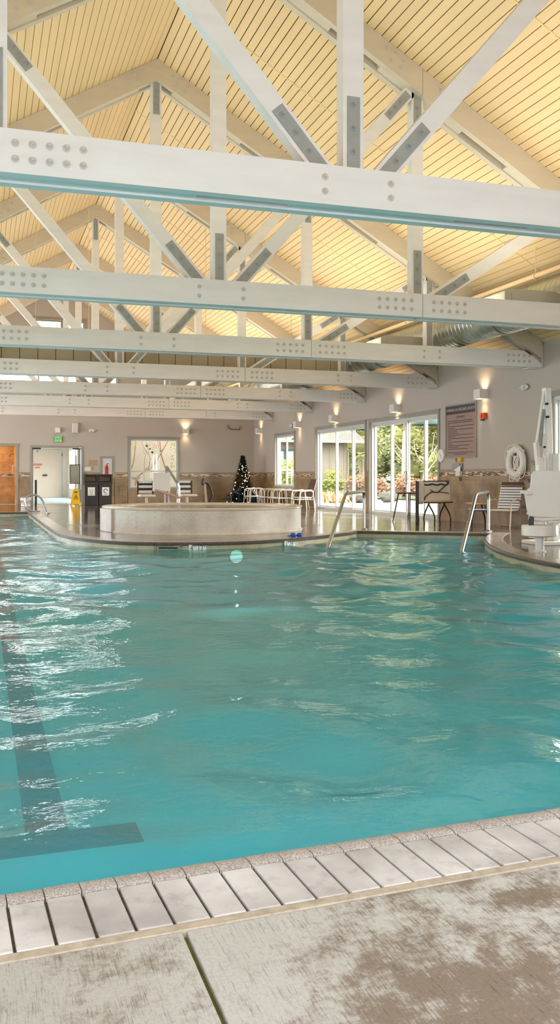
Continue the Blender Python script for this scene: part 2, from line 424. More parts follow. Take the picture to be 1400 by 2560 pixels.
# near deck: two slabs with an open control joint at x = .467
nd = MB()
def slab(x0, x1):
    nd.add([(x0, Y0 - .2, 0), (x1, Y0 - .2, 0), (x1, NEAR(x1) - .028, 0), (x0, NEAR(x0) - .028, 0), (x0, Y0 - .2, -.15), (x1, Y0 - .2, -.15), (x1, NEAR(x1) - .028, -.15), (x0, NEAR(x0) - .028, -.15)],
           [(0, 1, 2, 3), (4, 7, 6, 5), (0, 4, 5, 1), (1, 5, 6, 2), (2, 6, 7, 3), (3, 7, 4, 0)])
slab(XL - .3, .462); slab(.474, XR + .3)
struct(nd, 'floor', M['concrete'], bevel=.004)
struct(MB().box(.455, .481, Y0, NEAR(.47) - .02, -.12, -.016), 'trim_1', M['moss'])

# near coping: mortar bed, brick tops, pitted bullnose segments
bed = MB(); gr = MB(); br = MB(); ns = MB()
ux = V((1, .045, 0)).normalized(); uy = V((-.045, 1, 0)).normalized(); o0 = V((0, 2.178, 0))
def cp(a, b, z): return o0 + ux * a + uy * b + V((0, 0, z))
bed.obox(cp(1.4, -.012, -.09), ux * 7, uy * .016, V((0, 0, .094)))
gr.obox(cp(1.4, .127, -.06), ux * 7, uy * .125, V((0, 0, .0555)))
pitch = .0945; k = 0; a = -5.5
while a < 8.3:
    w = pitch - .0078; j = rnd.uniform(-.0012, .0012); dz = rnd.uniform(-.001, .001)
    br.obox(cp(a + pitch / 2, .127 + j, -.028 + dz), ux * w / 2, uy * .122, V((0, 0, .034)))
    prof = [(.254, -.05), (.254, .005), (.264, .0085), (.295, .0075), (.325, .002), (.345, -.008), (.355, -.026), (.352, -.06), (.31, -.09)]
    b0 = len(ns.v); w2 = pitch - .003
    vs = [cp(a + pitch / 2 + s * w2 / 2, q, z + dz) for s in (-1, 1) for q, z in prof]; n = len(prof)
    ns.add(vs, [(i, i + 1, n + i + 1, n + i) for i in range(n - 1)] + [tuple(reversed(range(n))), tuple(range(n, 2 * n))] + [(n - 1, 0, n, 2 * n - 1)])
    a += pitch
struct(bed, 'trim_2', M['grout'])
struct(gr, 'trim_3', M['groove'])
struct(br, 'trim_4', M['brick'], bevel=.004)
struct(ns, 'trim_5', M['nose'], smooth=True)

# pool basin
bs = MB(); n = len(pool_poly); ZF = -1.02
top = [(p.x, p.y, -.26) for p in pool_poly]; bot = [(p.x, p.y, ZF) for p in pool_poly]
bs.add(top + bot, [(i, (i + 1) % n, n + (i + 1) % n, n + i) for i in range(n)])
bs.sheet([(p.x, p.y) for p in pool_poly], (), ZF)
basin = struct(bs, 'trim_6', M['plaster'], recalc=False)
wt = MB(); wt.add([(p.x, p.y, -.02) for p in pool_poly] + [(p.x, p.y, -.26) for p in pool_poly], [(i, (i + 1) % n, n + (i + 1) % n, n + i) for i in range(n)])
struct(wt, 'trim_7', M['tile_pool'], recalc=False)
ln = MB(); ln.box(.25, .50, 5.58, 27.5, ZF, ZF + .006); ln.box(-.25, .9, 5.28, 5.58, ZF, ZF + .006); ln.box(-2.95, -2.69, 5.3, 27.5, ZF, ZF + .006); ln.box(-3.5, -2.1, 5.3, 5.62, ZF, ZF + .006)
struct(ln, 'trim_8', M['lane'])
# far coping swept along the curved edge
cpg = MB(); nosm = MB()
line = far_line; N = len(line); prof = [(.32, .002), (.30, .013), (.015, .013)]; prof2 = [(.015, .013), (-.012, .008), (-.025, -.012), (-.02, -.045), (.02, -.045)]
def sweep(mb, prof):
    vs = []
    for i, p in enumerate(line):
        d0 = (line[i] - line[i - 1]).normalized() if i else None; d1 = (line[i + 1] - line[i]).normalized() if i < N - 1 else None
        d = ((d0 or d1) + (d1 or d0)).normalized(); nrm = V((d.y, -d.x)); k = 1.
        if d0 and d1: k = 1 / max(.6, d.dot(d0))
        for q, z in prof: vs.append((p.x + nrm.x * q * k, p.y + nrm.y * q * k, z))
    m = len(prof); mb.add(vs, [(i * m + j, i * m + j + 1, (i + 1) * m + j + 1, (i + 1) * m + j) for i in range(N - 1) for j in range(m - 1)])
sweep(cpg, prof); sweep(nosm, prof2)
struct(cpg, 'trim_9', M['far_coping']); struct(nosm, 'trim_10', M['far_nose'], smooth=True)
# water
import numpy as np
def water_mesh():
    """the water surface as a real wavy sheet: a sum of many small travelling waves"""
    rg = np.random.default_rng(5); xs = np.arange(-4.4, 9.7, .06); ys = [2.3]
    while ys[-1] < 29.6: ys.append(ys[-1] + .045 + .0022 * (ys[-1] - 2.3))
    ys = np.array(ys); X, Y = np.meshgrid(xs, ys); Z = np.zeros_like(X); n = 46
    for i in range(n):
        lam = .2 * (1.8 / .2) ** (i / (n - 1)); k = 2 * math.pi / lam; th = rg.uniform(-.5, 2.2) if i % 3 else rg.uniform(0, 6.283)
        a = WAVE * (.55 + .9 * (lam > .45)) / k / math.sqrt(n) * 1.4
        Z += a * np.sin(k * (np.cos(th) * X + np.sin(th) * Y) + rg.uniform(0, 6.283) + .8 * np.sin(.7 * X + rg.uniform(0, 6)) * np.cos(.5 * Y))
    # patches of calmer and livelier water
    amp = .75 + .45 * np.sin(.55 * X + .4 * Y + 1.) * np.sin(.33 * Y - .5 * X + .4)
    Z = -.115 + Z * amp
    poly = [(p.x, p.y) for p in pool_poly]; inside = np.zeros(X.shape, bool); j = len(poly) - 1
    for i in range(len(poly)):
        (xi, yi), (xj, yj) = poly[i], poly[j]
        inside ^= ((yi > Y) != (yj > Y)) & (X < (xj - xi) * (Y - yi) / ((yj - yi) or 1e-9) + xi); j = i
    keep = inside.copy(); keep[1:] |= inside[:-1]; keep[:-1] |= inside[1:]; keep[:, 1:] |= inside[:, :-1]; keep[:, :-1] |= inside[:, 1:]
    idx = -np.ones(X.shape, int); idx[keep] = np.arange(keep.sum())
    a, b, c, d = idx[:-1, :-1], idx[:-1, 1:], idx[1:, 1:], idx[1:, :-1]; ok = (a >= 0) & (b >= 0) & (c >= 0) & (d >= 0)
    me = bpy.data.meshes.new('pool_water')
    me.from_pydata(np.stack([X[keep], Y[keep], Z[keep]], 1).tolist(), [], np.stack([a[ok], b[ok], c[ok], d[ok]], 1).tolist())
    me.polygons.foreach_set('use_smooth', [True] * len(me.polygons)); me.materials.append(M['water']); me.update()
    o = bpy.data.objects.new('pool_water', me); COL.objects.link(o); return o
WAVE = .11
tag(water_mesh(), 'turquoise rippling water filling the pool', 'water', kind='stuff')

# walls with openings
def wall(name, axis, pos, th, outer, holes, m):
    mb = MB(); f = (lambda u, v, d: (pos + d, u, v)) if axis == 'x' else (lambda u, v, d: (u, pos + d, v))
    loops = [[V((u, v, 0)) for u, v in outer]] + [[V((u, v, 0)) for u, v in ((a, c), (b, c), (b, d), (a, d))] for a, b, c, d in holes]
    tri = tessellate_polygon(loops); flat = [q for lp in loops for q in lp]
    mb.add([f(q.x, q.y, 0) for q in flat], tri); mb.add([f(q.x, q.y, th) for q in flat], tri)
    for lp in loops:
        k = len(lp); mb.add([f(q.x, q.y, 0) for q in lp] + [f(q.x, q.y, th) for q in lp], [(i, (i + 1) % k, k + (i + 1) % k, k + i) for i in range(k)])
    return struct(mb, name, m)
EV = .28  # walls run a little above the ceiling line
R_OPEN = [(32.10, 34.40, .74, 2.70), (25.52, 29.78, .004, 2.72), (20.86, 25.14, .004, 2.72), (11.4, 15.98, .004, 2.74)]
wall('wall_right', 'x', XR, .22, [(Y0, -.1), (Y1 + .2, -.1), (Y1 + .2, roof(XR) + .12), (Y0, roof(XR) + .12)], R_OPEN, M['wall'])
B_OPEN = [(-.2, 1.33, .004, 2.31), (1.93, 3.85, .004, 2.27), (5.80, 7.78, .66, 2.65), (1.95, 3.98, 6.55, 7.36), (.6, 5.3, 4.75, 6.3)]
wall('wall_back', 'y', Y1, .22, [(XL, -.1), (XR, -.1), (XR, roof(XR) + .12), (RX, RZ + .12), (XL, roof(XL) + .12)], B_OPEN, M['wall'])
L_OPEN = []
wall('wall_left', 'x', XL, -.22, [(Y0, -.1), (Y1, -.1), (Y1, roof(XL) + .12), (Y0, roof(XL) + .12)], L_OPEN, M['wall'])
F_OPEN = []
wall('wall_front', 'y', Y0, -.22, [(XL, -.1), (XR, -.1), (XR, roof(XR) + .12), (RX, RZ + .12), (XL, roof(XL) + .12)], F_OPEN, M['wall'])

# board ceiling: every board a strip, dark gap behind
cl = MB(); bk = MB(); L = math.hypot(1, PITCH)
for sgn, xe in ((1, XR + .2), (-1, XL - .2)):
    d = V((sgn, 0, -PITCH)) / L; nrm = V((sgn * PITCH, 0, 1)) / L
    tot = abs(xe - RX) * L; s = .010; bw = .134
    while s < tot:
        e = min(s + bw - .0125, tot + .1)
        c = V((RX, (Y0 + Y1) / 2, RZ)) + d * (s + e) / 2 + nrm * .02
        cl.obox(c, d * (e - s) / 2, V((0, (Y1 - Y0) / 2 + .15, 0)), nrm * .02); s += bw
    c = V((RX, (Y0 + Y1) / 2, RZ)) + d * tot / 2 + nrm * .05
    bk.obox(c, d * (tot / 2 + .3), V((0, (Y1 - Y0) / 2 + .2, 0)), nrm * .012)
bt_ = MB()
for k in range(-1, 7):
    yb_ = 7.09 + 4.595 * k + 2.45
    for sgn, xe in ((1, XR - .02),):
        d = V((sgn, 0, -PITCH)) / L; nrm = V((-sgn * PITCH, 0, -1)) / L
        bt_.bar(V((RX, yb_, RZ)) + nrm * .004, V((xe, yb_, roof(xe))) + nrm * .003, .022, .010, (0, 1, 0))
struct(bt_, 'trim_23', M['ceiling'])
ceil_ = struct(cl, 'ceiling', M['ceiling']); struct(bk, 'ceiling', M['gap'])

# wainscot: stone tile, mosaic strip, cap
def wains(side, axis, pos, sgn, spans):
    t1, t2, t3 = MB(), MB(), MB()
    for a, b in spans:
        for mb, z0, z1, th in ((t1, 0., 1.115, .016), (t2, 1.115, 1.222, .020), (t3, 1.222, 1.285, .018)):
            if axis == 'x': mb.box(pos - sgn * th, pos, a, b, z0, z1)
            else: mb.box(a, b, pos - sgn * th, pos, z0, z1)
    return t1, t2, t3
W1 = wains('r', 'x', XR, 1, [(Y0, 11.3), (16.08, 20.78), (25.2, 25.46), (29.86, 32.02), (34.48, Y1)])
W1[0].box(XR - .016, XR, 32.0, 34.5, 0, .66)
W2 = wains('b', 'y', Y1, 1, [(1.41, 1.85), (3.93, 4.60), (5.16, 5.72), (7.86, XR), (XL, -.28)])
W2[0].box(5.7, 7.88, Y1 - .016, Y1, 0, .58); W2[0].box(4.58, 5.18, Y1 - .016, Y1, 0, 1.03)
for i, (k, nm) in enumerate((('tile', 'baseboard'), ('mosaic', 'trim'), ('tile_cap', 'trim'))):
    struct(W1[i], 'baseboard_right' if i == 0 else 'trim_%d' % (10 + i), M[k])
    struct(W2[i], 'baseboard_back' if i == 0 else 'trim_%d' % (12 + i), M[k])

# ------------------------------------------------------------------ windows and doors
def rect_frame(mb, axis, pos, d0, d1, a, b, z0, z1, w, bottom=True):
    def bx(u0, u1, v0, v1):
        if axis == 'x': mb.box(pos + d0, pos + d1, u0, u1, v0, v1)
        else: mb.box(u0, u1, pos + d0, pos + d1, v0, v1)
    bx(a, a + w, z0, z1); bx(b - w, b, z0, z1); bx(a + w, b - w, z1 - w, z1)
    if bottom: bx(a + w, b - w, z0, z0 + w)
def root_struct(name, loc):
    o = bpy.data.objects.new(name, None); COL.objects.link(o); o.location = loc; o['kind'] = 'structure'; return o
def pane(parent, axis, pos, a, b, z0, z1):
    mb = MB()
    if axis == 'x': mb.box(pos - .004, pos + .004, a, b, z0, z1)
    else: mb.box(a, b, pos - .004, pos + .004, z0, z1)
    return mb.build('pane', M['glass'], parent)
def casing(parent, axis, pos, a, b, z0, z1, w=.085, bottom=True, sgn=-1):
    mb = MB(); rect_frame(mb, axis, pos, sgn * .03, 0, a - w, b + w, z0 - (w if bottom else 0), z1 + w, w, bottom)
    def bx(u0, u1, v0, v1):
        if axis == 'x': mb.box(pos + sgn * .045, pos, u0, u1, v0, v1)
        else: mb.box(u0, u1, pos + sgn * .045, pos, v0, v1)
    bx(a - w - .03, b + w + .03, z1 + w * .8, z1 + w * 1.25)
    return mb.build('window_frame', M['trim'], parent)

w1 = root_struct('window_1', (XR, 33.25, .74)); a, b, z0, z1 = R_OPEN[0]
casing(w1, 'x', XR, a, b, z0, z1); fr = MB(); rect_frame(fr, 'x', XR, .05, .13, a, b, z0, z1, .07); fr.box(XR + .06, XR + .12, 33.2, 33.27, z0, z1)
fr.build('sash', M['vinyl'], w1); pane(w1, 'x', XR + .09, a + .07, b - .07, z0 + .07, z1 - .07)
w2 = root_struct('window_2', (6.79, Y1, .66)); a, b, z0, z1 = B_OPEN[2]
casing(w2, 'y', Y1, a, b, z0, z1); fr = MB(); rect_frame(fr, 'y', Y1, .05, .13, a, b, z0, z1, .06); fr.box(a, b, Y1 + .06, Y1 + .12, 1.30, 1.36); fr.box(6.36, 6.41, Y1 + .06, Y1 + .12, z0, 1.3)
fr.build('sash', M['vinyl'], w2); pane(w2, 'y', Y1 + .09, a + .06, b - .06, z0 + .06, z1 - .06)
w3 = root_struct('window_3', (3.03, Y1, 6.55)); a, b, z0, z1 = B_OPEN[3]
casing(w3, 'y', Y1, a, b, z0, z1, .06); fr = MB(); rect_frame(fr, 'y', Y1, .05, .13, a, b, z0, z1, .06); fr.box(3.04, 3.27, Y1 + .04, Y1 + .13, z0, z1)
fr.build('sash', M['trim'], w3); pane(w3, 'y', Y1 + .09, a + .05, b - .05, z0 + .05, z1 - .05)
w3b = root_struct('window_12', (3., Y1, 4.75)); a, b, z0, z1 = B_OPEN[4]
casing(w3b, 'y', Y1, a, b, z0, z1, .06); fr = MB(); rect_frame(fr, 'y', Y1, .05, .13, a, b, z0, z1, .06); fr.box(2.15, 2.21, Y1 + .06, Y1 + .12, z0, z1); fr.box(3.7, 3.76, Y1 + .06, Y1 + .12, z0, z1)
fr.build('sash', M['trim'], w3b); pane(w3b, 'y', Y1 + .09, a + .05, b - .05, z0 + .05, z1 - .05)
def sliding(name, a, b, z1, cuts, handle=None, thick=.055):
    r = root_struct(name, (XR, (a + b) / 2, 0)); mb = MB(); w = .085
    rect_frame(mb, 'x', XR, -.03, .0, a - w, b + w, 0, z1 + w, w, False); mb.box(XR - .045, XR, a - w - .02, b + w + .02, z1 + w * .75, z1 + w * 1.3)
    mb.build('casing', M['trim'], r)
    fr = MB(); rect_frame(fr, 'x', XR, .03, .17, a, b, 0.004, z1, .07); fr.build('outer_frame', M['vinyl'], r)
    edges = [b - .07] + cuts + [a + .07]
    for i in range(len(edges) - 1):
        hi, lo = edges[i], edges[i + 1]; p = XR + (.07 if i % 2 else .12)
        s = MB(); rect_frame(s, 'x', p, -.02, .02, lo - .03, hi + .03, .05, z1 - .06, .075); sp = s.build('door_panel', M['vinyl'], r)
        pane(sp, 'x', p, lo + .04, hi - .04, .12, z1 - .13)
        if handle is not None and i in handle:
            yy = lo + .01 if i == handle[0] else hi - .01
            hb = MB(); hb.tube([(p - .05, yy + .11 * math.cos(t), 1.08 + .17 * math.sin(t)) for t in [math.pi * 2 * q / 20 for q in range(20)]], .013, 6, True)
            hb.build('handle', M['steel'] if i == handle[0] else M['vinyl'], sp, smooth=True)
    return r
sliding('door_1', 25.52, 29.78, 2.72, [28.07, 26.66])
sliding('door_2', 20.86, 25.14, 2.72, [23.81, 22.80, 21.73], (1, 2))
sliding('door_3', 11.4, 15.98, 2.74, [14.9, 13.7, 12.5])

# double doorway to the corridor, shower opening
d4 = root_struct('door_4', (2.9, Y1, 0)); a, b, z0, z1 = B_OPEN[1]
mb = MB(); rect_frame(mb, 'y', Y1, -.03, .1, a - .075, b + .075, 0, z1 + .075, .075, False); mb.build('casing', M['trim'], d4)
lf = MB(); lf.box(b - .06, b - .015, Y1 + .12, Y1 + .95, .02, z1 - .03); lf.build('door_leaf', M['trim'], d4)
lf = MB(); lf.box(a + .015, a + .05, Y1 + .12, Y1 + .95, .02, z1 - .03); lf.build('door_leaf', M['vinyl'], d4)
cb = MB(); cb.box(a + .02, a + .34, Y1 + .02, Y1 + .09, z1 - .07, z1 - .015); cb.box(b - .34, b - .02, Y1 + .02, Y1 + .09, z1 - .07, z1 - .015); cb.build('door_closer', M['black'], d4)
d5 = root_struct('door_5', (.56, Y1, 0)); a, b, z0, z1 = B_OPEN[0]
mb = MB(); rect_frame(mb, 'y', Y1, -.03, .1, a - .075, b + .075, 0, z1 + .075, .075, False); mb.box(a - .1, b + .11, Y1 - .045, Y1, z1 + .055, z1 + .1); mb.build('casing', M['trim'], d5)

# corridor
CE = 50.
struct(MB().box(-.2, 4.7, Y1 + .22, CE + .3, -.1, 0), 'floor', M['bluedim'])
struct(MB().box(-1.5, 4.9, CE, CE + .15, 0, 3.1), 'wall_back', M['wallwhite'])
wall('wall_right', 'x', 4.4, .15, [(Y1 + .22, -.05), (CE, -.05), (CE, 3.1), (Y1 + .22, 3.1)], [(39.0, 41.6, .5, 2.5), (42.6, 45.2, .5, 2.5), (46, 48.8, .5, 2.5)], M['wallwhite'])
struct(MB().box(1.45, 1.57, Y1 + .22, CE, 0, 3.1), 'wall_left', M['wallwhite'])
struct(MB().box(1.4, 4.7, Y1 + .22, CE + .2, 3.0, 3.12), 'ceiling', M['wallwhite'])
dd = root_struct('door_6', (3.3, CE, 0)); mb = MB(); mb.box(2.55, 4.0, CE - .05, CE, 0.004, 2.42); mb.build('door_leaf', paint('cream_door', (214, 202, 186), .6, .02), dd)
mb = MB(); rect_frame(mb, 'y', CE, -.07, 0, 2.45, 4.1, 0, 2.52, .1, False); mb.build('casing', M['vinyl'], dd)
mb = MB(); mb.box(3.12, 3.36, CE - .12, CE - .05, 1.16, 1.22); mb.build('handle', M['black'], dd)
for (x0, x1, z0, z1, g) in ((2.62, 3.10, 1.70, 1.80, 1), (2.72, 2.98, 1.55, 1.63, 1)):
    nt = MB(); nt.box(x0, x1, CE - .062, CE - .052, z0, z1)
    nt.build('notice_strip', M['redtext'], dd)
fa = MB().box(4.03, 4.14, CE - .06, CE - .002, 2.2, 2.36); tag(fa.build('fire_strobe', M['red'], bevel=.01), 'small red fire strobe high on the corridor end wall', 'alarm')
sc_ = thing('ceiling_sensor', 'small round white sensor at the top left of the corridor doorway', 'sensor', (2.16, Y1 + .3, 2.2))
MB().sphere((2.16, Y1 + .3, 2.13), .05).build('lens', M['white_plastic'], sc_, smooth=True); MB().cyl((2.16, Y1 + .3, 2.13), (2.16, Y1 + .3, 2.27), .012).build('stem', M['white_plastic'], sc_)

# shower room
struct(MB().box(-1.6, 1.5, 39.6, 39.75, 0, 2.8), 'wall_back', M['tile_orange'])
struct(MB().box(1.30, 1.43, Y1 + .22, 39.6, 0, 2.8), 'wall_right', M['tile_orange'])
struct(MB().box(-1.7, -1.6, Y1 + .22, 39.7, 0, 2.8), 'wall_left', M['tile_orange'])
struct(MB().box(-1.7, 1.5, Y1 + .22, 39.7, -.1, -.002), 'floor', M['tile_orange'])
struct(MB().box(-1.7, 1.5, Y1 + .22, 39.7, 2.7, 2.8), 'ceiling', M['wallwhite'])
struct(MB().box(-1.6, 1.3, 39.585, 39.6, 1.1, 1.22), 'trim_24', M['mosaic'])
sh = thing('wall_shower', 'chrome shower head on the right wall of the warm lit shower room', 'shower', (1.29, 38.6, 1.95))
MB().tube(fillet([(1.30, 38.6, 2.0), (1.2, 38.6, 2.03), (1.13, 38.6, 1.96)], .05), .012, 8).build('arm', M['steel'], sh, smooth=True)
MB().cyl((1.14, 38.6, 1.97), (1.10, 38.6, 1.92), .02, .05, 12).build('nozzle', M['steel'], sh, smooth=True)
gb = thing('shower_hand_grip', 'white oblong grip bar in the shower room below the shower head', 'grab bar', (1.29, 38.2, 1.25))
MB().tube(fillet([(1.30, 38.2, 1.55), (1.22, 38.2, 1.55), (1.22, 38.2, 1.22), (1.30, 38.2, 1.22)], .06), .022, 8).build('bar', M['vinyl'], gb, smooth=True)

# ------------------------------------------------------------------ roof trusses
CB, CT, CD = 3.37, 3.70, .36           # chord bottom, top, depth along y
bolt_me = None
def bolt_mesh():
    mb = MB(); mb.cyl((0, 0, 0), (0, -.006, 0), .030, .030, 14); mb.cyl((0, -.006, 0), (0, -.022, 0), .017, .017, 6); mb.cyl((0, -.022, 0), (0, -.038, 0), .010, .009, 8)
    me = mb.mesh('bolt'); me.materials.append(M['bolt']); return me
bolt_me = bolt_mesh()
plate_bolt_me = bolt_me.copy(); plate_bolt_me.materials.clear(); plate_bolt_me.materials.append(M['steel_plate'])
def put_bolts(parent, pts, me=None):
    off = V((0, 0, 0)); q = parent
    while q is not None: off += q.location; q = q.parent
    for p in pts:
        if not in_frame(p, 25): continue
        o = bpy.data.objects.new('bolt', me or bolt_me); COL.objects.link(o); o.parent = parent; o.location = V(p) - off
ORD = ['nearest white timber roof truss, right above the pool', 'second white timber roof truss from the near end of the pool', 'third white timber roof truss, its chord under the silver duct',
       'fourth white timber roof truss, just in front of the board panel', 'fifth white timber roof truss, just beyond the board panel', 'sixth white timber roof truss, next to last before the back wall', 'last white timber roof truss, closest to the back wall']
POST = [-5.5, -2.92, 0, 2.92, 5.5]
SPL = 2.95
for k in range(7):
    y = 7.09 + 4.595 * k
    T = thing('roof_truss', ORD[k], 'roof truss', (RX, y, CB), 0, 'white timber roof trusses')
    # bottom chord in three lengths: two plies and a recessed spacer with slots
    segs = [(XL, RX - SPL - .004), (RX - SPL + .004, RX + SPL - .004), (RX + SPL + .004, XR - .03)]
    for i, (x0, x1) in enumerate(segs):
        mb = MB()
        for a, b in ((0, .105), (CD - .105, CD)):
            if i == 1: mb.box(x0, x1, y + a, y + b, CB, CT)
            elif i == 2:   # right end cut along the rafter
                mb.prism([(x0, y + a, CB), (x1, y + a, CB), (x1, y + a, CB + .07), (x1 - .44, y + a, CT), (x0, y + a, CT)], (0, b - a, 0))
            else: mb.prism([(x1, y + a, CB), (x0, y + a, CB), (x0, y + a, CB + .07), (x0 + .44, y + a, CT), (x1, y + a, CT)], (0, b - a, 0))
        q = x0 + .05
        while q < x1 - .3:
            e = min(q + 1.55, x1 - .05); mb.box(q, e, y + .105, y + CD - .105, CB + .02, CT - .06); mb.box(e, min(e + .8, x1), y + .105, y + CD - .105, CB + .11, CT - .06); q = e + .8
        ch = mb.build('bottom_chord', M['chord'], T)
        bp = []
        rows = (CB + .105, CB + .225)
        if i == 1: xs = [x0 + .17 + .125 * j for j in range(5)] + [x1 - .17 - .125 * j for j in range(5)] + [RX - .3, RX + .3]
        else:
            e, s = (x0, 1) if i == 2 else (x1, -1)
            xs = [e + s * (.17 + .125 * j) for j in range(5)] + [RX + s * 5.33, RX + s * 5.67] + [RX + s * (7.24 + .125 * j) for j in range(5)]
        bp = [(x, y, z) for x in xs for z in rows]
        put_bolts(ch, bp)
    # rafters
    for s in (-1, 1):
        xe = XR - .03 if s > 0 else XL + .03; d = V((s, 0, -PITCH)) / L; nrm = V((-s * PITCH, 0, -1)) / L
        dep = .325; mb = MB(); vd = dep * L
        for a, b in ((0, .105), (CD - .105, CD)):
            xm = RX + s * SPL
            for xa, xb in ((RX, xm - s * .003), (xm + s * .003, xe)):
                mb.prism([(xa, y + a, roof(xa) - .004), (xb, y + a, roof(xb) - .004), (xb, y + a, roof(xb) - vd), (xa, y + a, roof(xa) - vd)], (0, b - a, 0))
        q = RX + s * .3
        while s * (xe - q) > .5:
            e = q + s * 1.3; e = min(e, xe) if s > 0 else max(e, xe)
            mb.prism([(q, y + .105, roof(q) - .05), (e, y + .105, roof(e) - .05), (e, y + .105, roof(e) - vd + .02), (q, y + .105, roof(q) - vd + .02)], (0, CD - .21, 0)); q = e + s * .75
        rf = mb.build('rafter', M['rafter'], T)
        bp = []
        for base in (.42, SPL - .42, SPL + .42):
            for (du, dv) in ((-.13, .09), (-.0, .07), (.13, .09), (-.07, .2), (.08, .2)):
                x = RX + s * (base + du); bp.append((x, y, roof(x) - dv * L - .02))
        for j in range(5):
            x = RX + s * (7.4 + .11 * j)
            bp += [(x, y, roof(x) - .1), (x - s * .03, y, roof(x - s * .03) - .25)]
        put_bolts(rf, bp)
    hl = MB(); hl.box(XR - .035, XR - .003, y + .02, y + CD - .02, CB + .0, roof(XR) - .05); hl.box(XR - .3, XR - .003, y + .06, y + CD - .06, CB - .018, CB - .002); hl.build('heel_bracket', M['chord'], T)
    # webs: posts and diagonals with bolted plates
    ya, yb = y + .108, y + CD - .108
    def plate(parent, p0, direction, ln=.62, w=.115, nb=3, off=.12):
        d = V(direction).normalized(); c0 = V((p0[0], ya - .005, p0[2])); mb = MB()
        mb.bar(c0, c0 + d * ln, .012, w, (0, 1, 0)); pl = mb.build('plate', M['steel_plate'], parent)
        st = (ln - off - .07) / (nb - 1) if nb > 1 else 0
        put_bolts(pl, [tuple(V((0, -.006, 0)) + c0 + d * (ln - .07 - st * j * .78)) for j in range(nb)], plate_bolt_me)
    for off in POST:
        x = RX + off; top_ = roof(x) - .325 * L; w = .19 if off == 0 else (.18 if abs(off) < 4 else .15)
        mb = MB(); mb.box(x - w / 2, x + w / 2, ya, yb, CT - .2, top_ + .22)
        po = mb.build('king_post' if off == 0 else 'post', M['chord'], T)
        plate(po, (x, 0, CT - .06), (0, 0, 1), .70)
        plate(po, (x, 0, top_ + .03), (0, 0, -1), .62, .115, 4)
    for s in (-1, 1):
        for o1, o2 in ((0, 2.92), (2.92, 5.5)):
            p0 = V((RX + s * (o1 + .24), (ya + yb) / 2, CT - .05)); x2 = RX + s * (o2 - .12); p1 = V((x2, (ya + yb) / 2, roof(x2) - .325 * L - .02))
            d = (p1 - p0).normalized(); mb = MB(); mb.bar(p0 - d * .12, p1 + d * .12, yb - ya, .18, (0, 1, 0))
            dg = mb.build('diagonal_brace', M['chord'], T)
            plate(dg, tuple(p0 + d * .02), d, .66); plate(dg, tuple(p1 - d * .04), -d, .5)

# board panel hanging across the hall just behind the fourth truss
pn = thing('board_panel', 'beige vertical board panel hung across the hall behind the fourth truss', 'panel', (2.0, 21.6, 3.5))
mb = MB()
x = -3.95
while x < 8.9:
    mb.box(x, min(x + .385, 8.92), 21.6, 21.63, 3.5, 4.32); x += .40
mb.build('boards', paint('panel_boards', (164, 156, 134), .7, .06, 2), pn)
MB().box(-3.95, 8.92, 21.632, 21.68, 3.5, 4.30).build('backing', M['gap'], pn)
for x in (-2.5, 1.2, 2.4, 5.2, 7.4): MB().cyl((x, 21.66, 4.3), (x, 21.66, roof(x) + .01), .006, .006, 6).build('hanger_rod', M['ceiling'], pn)

# ------------------------------------------------------------------ duct, boxes, pipe
du = thing('spiral_duct', 'large galvanised spiral duct running along the right side of the roof', 'duct', (9.3, 8, 4.1))
mb = MB(); R0 = .36; prof = []
yy = 4.0
while yy < 33.5:
    prof += [(R0, yy), (R0, yy + .115), (R0 + .008, yy + .125), (R0 + .008, yy + .14), (R0, yy + .15)]; yy += .15
mb.lathe(prof, (9.3, 0, 4.13), 40, 'y'); mb.build('duct_tube', M['galv'], du, smooth=True)
for yj in (9.5, 14.9, 20.3, 25.7, 31):
    MB().lathe([(R0 + .004, yj - .05), (R0 + .022, yj - .05), (R0 + .022, yj + .05), (R0 + .004, yj + .05)], (9.3, 0, 4.13), 40, 'y').build('band', M['galv'], du, smooth=True)
mb = MB(); mb.cyl((9.3, 33.4, 4.13), (9.3, 33.5, 4.13), R0, R0, 40); mb.build('end_cap', M['galv'], du)
BOX = [((7.72, 8.75, 12.35, 13.2, 3.72, 4.03), 'grey sheet metal air box above the second truss chord at right'), ((7.72, 8.75, 16.95, 17.7, 3.72, 3.98), 'grey sheet metal air box above the third truss chord'), ((7.85, 8.62, 21.75, 22.4, 3.72, 3.97), 'grey sheet metal air box behind the fourth truss beside the board panel')]
for (x0, x1, y0, y1, z0, z1), lb in BOX:
    b = thing('air_box', lb, 'air box', ((x0 + x1) / 2, (y0 + y1) / 2, z0), 0, 'sheet metal air boxes')
    mb = MB(); c = .1
    mb.prism([(x0, y0, z0), (x1, y0, z0), (x1, y0, z1 - .04), (x1 - c, y0, z1), (x0 + c, y0, z1), (x0, y0, z1 - .04)], (0, y1 - y0, 0)); mb.build('casing', M['ductbox'], b, bevel=.008)
    MB().box(x0 + .12, x1 - .12, y0 - .012, y0, z0 + .05, z1 - .07).build('grille', M['ductbox'], b)
    MB().box(x1, 9.3 - .28, y0 + .2, y1 - .2, z0 + .06, z1 - .08).build('collar', M['galv'], b)
pp = thing('sprinkler_pipe', 'cream sprinkler pipe hung under the right roof slope', 'pipe', (9.1, 15, 4.56))
MB().cyl((9.11, 4, 4.57), (9.11, 36.5, 4.57), .045, .045, 12).build('pipe_run', M['ceiling'], pp, smooth=True)
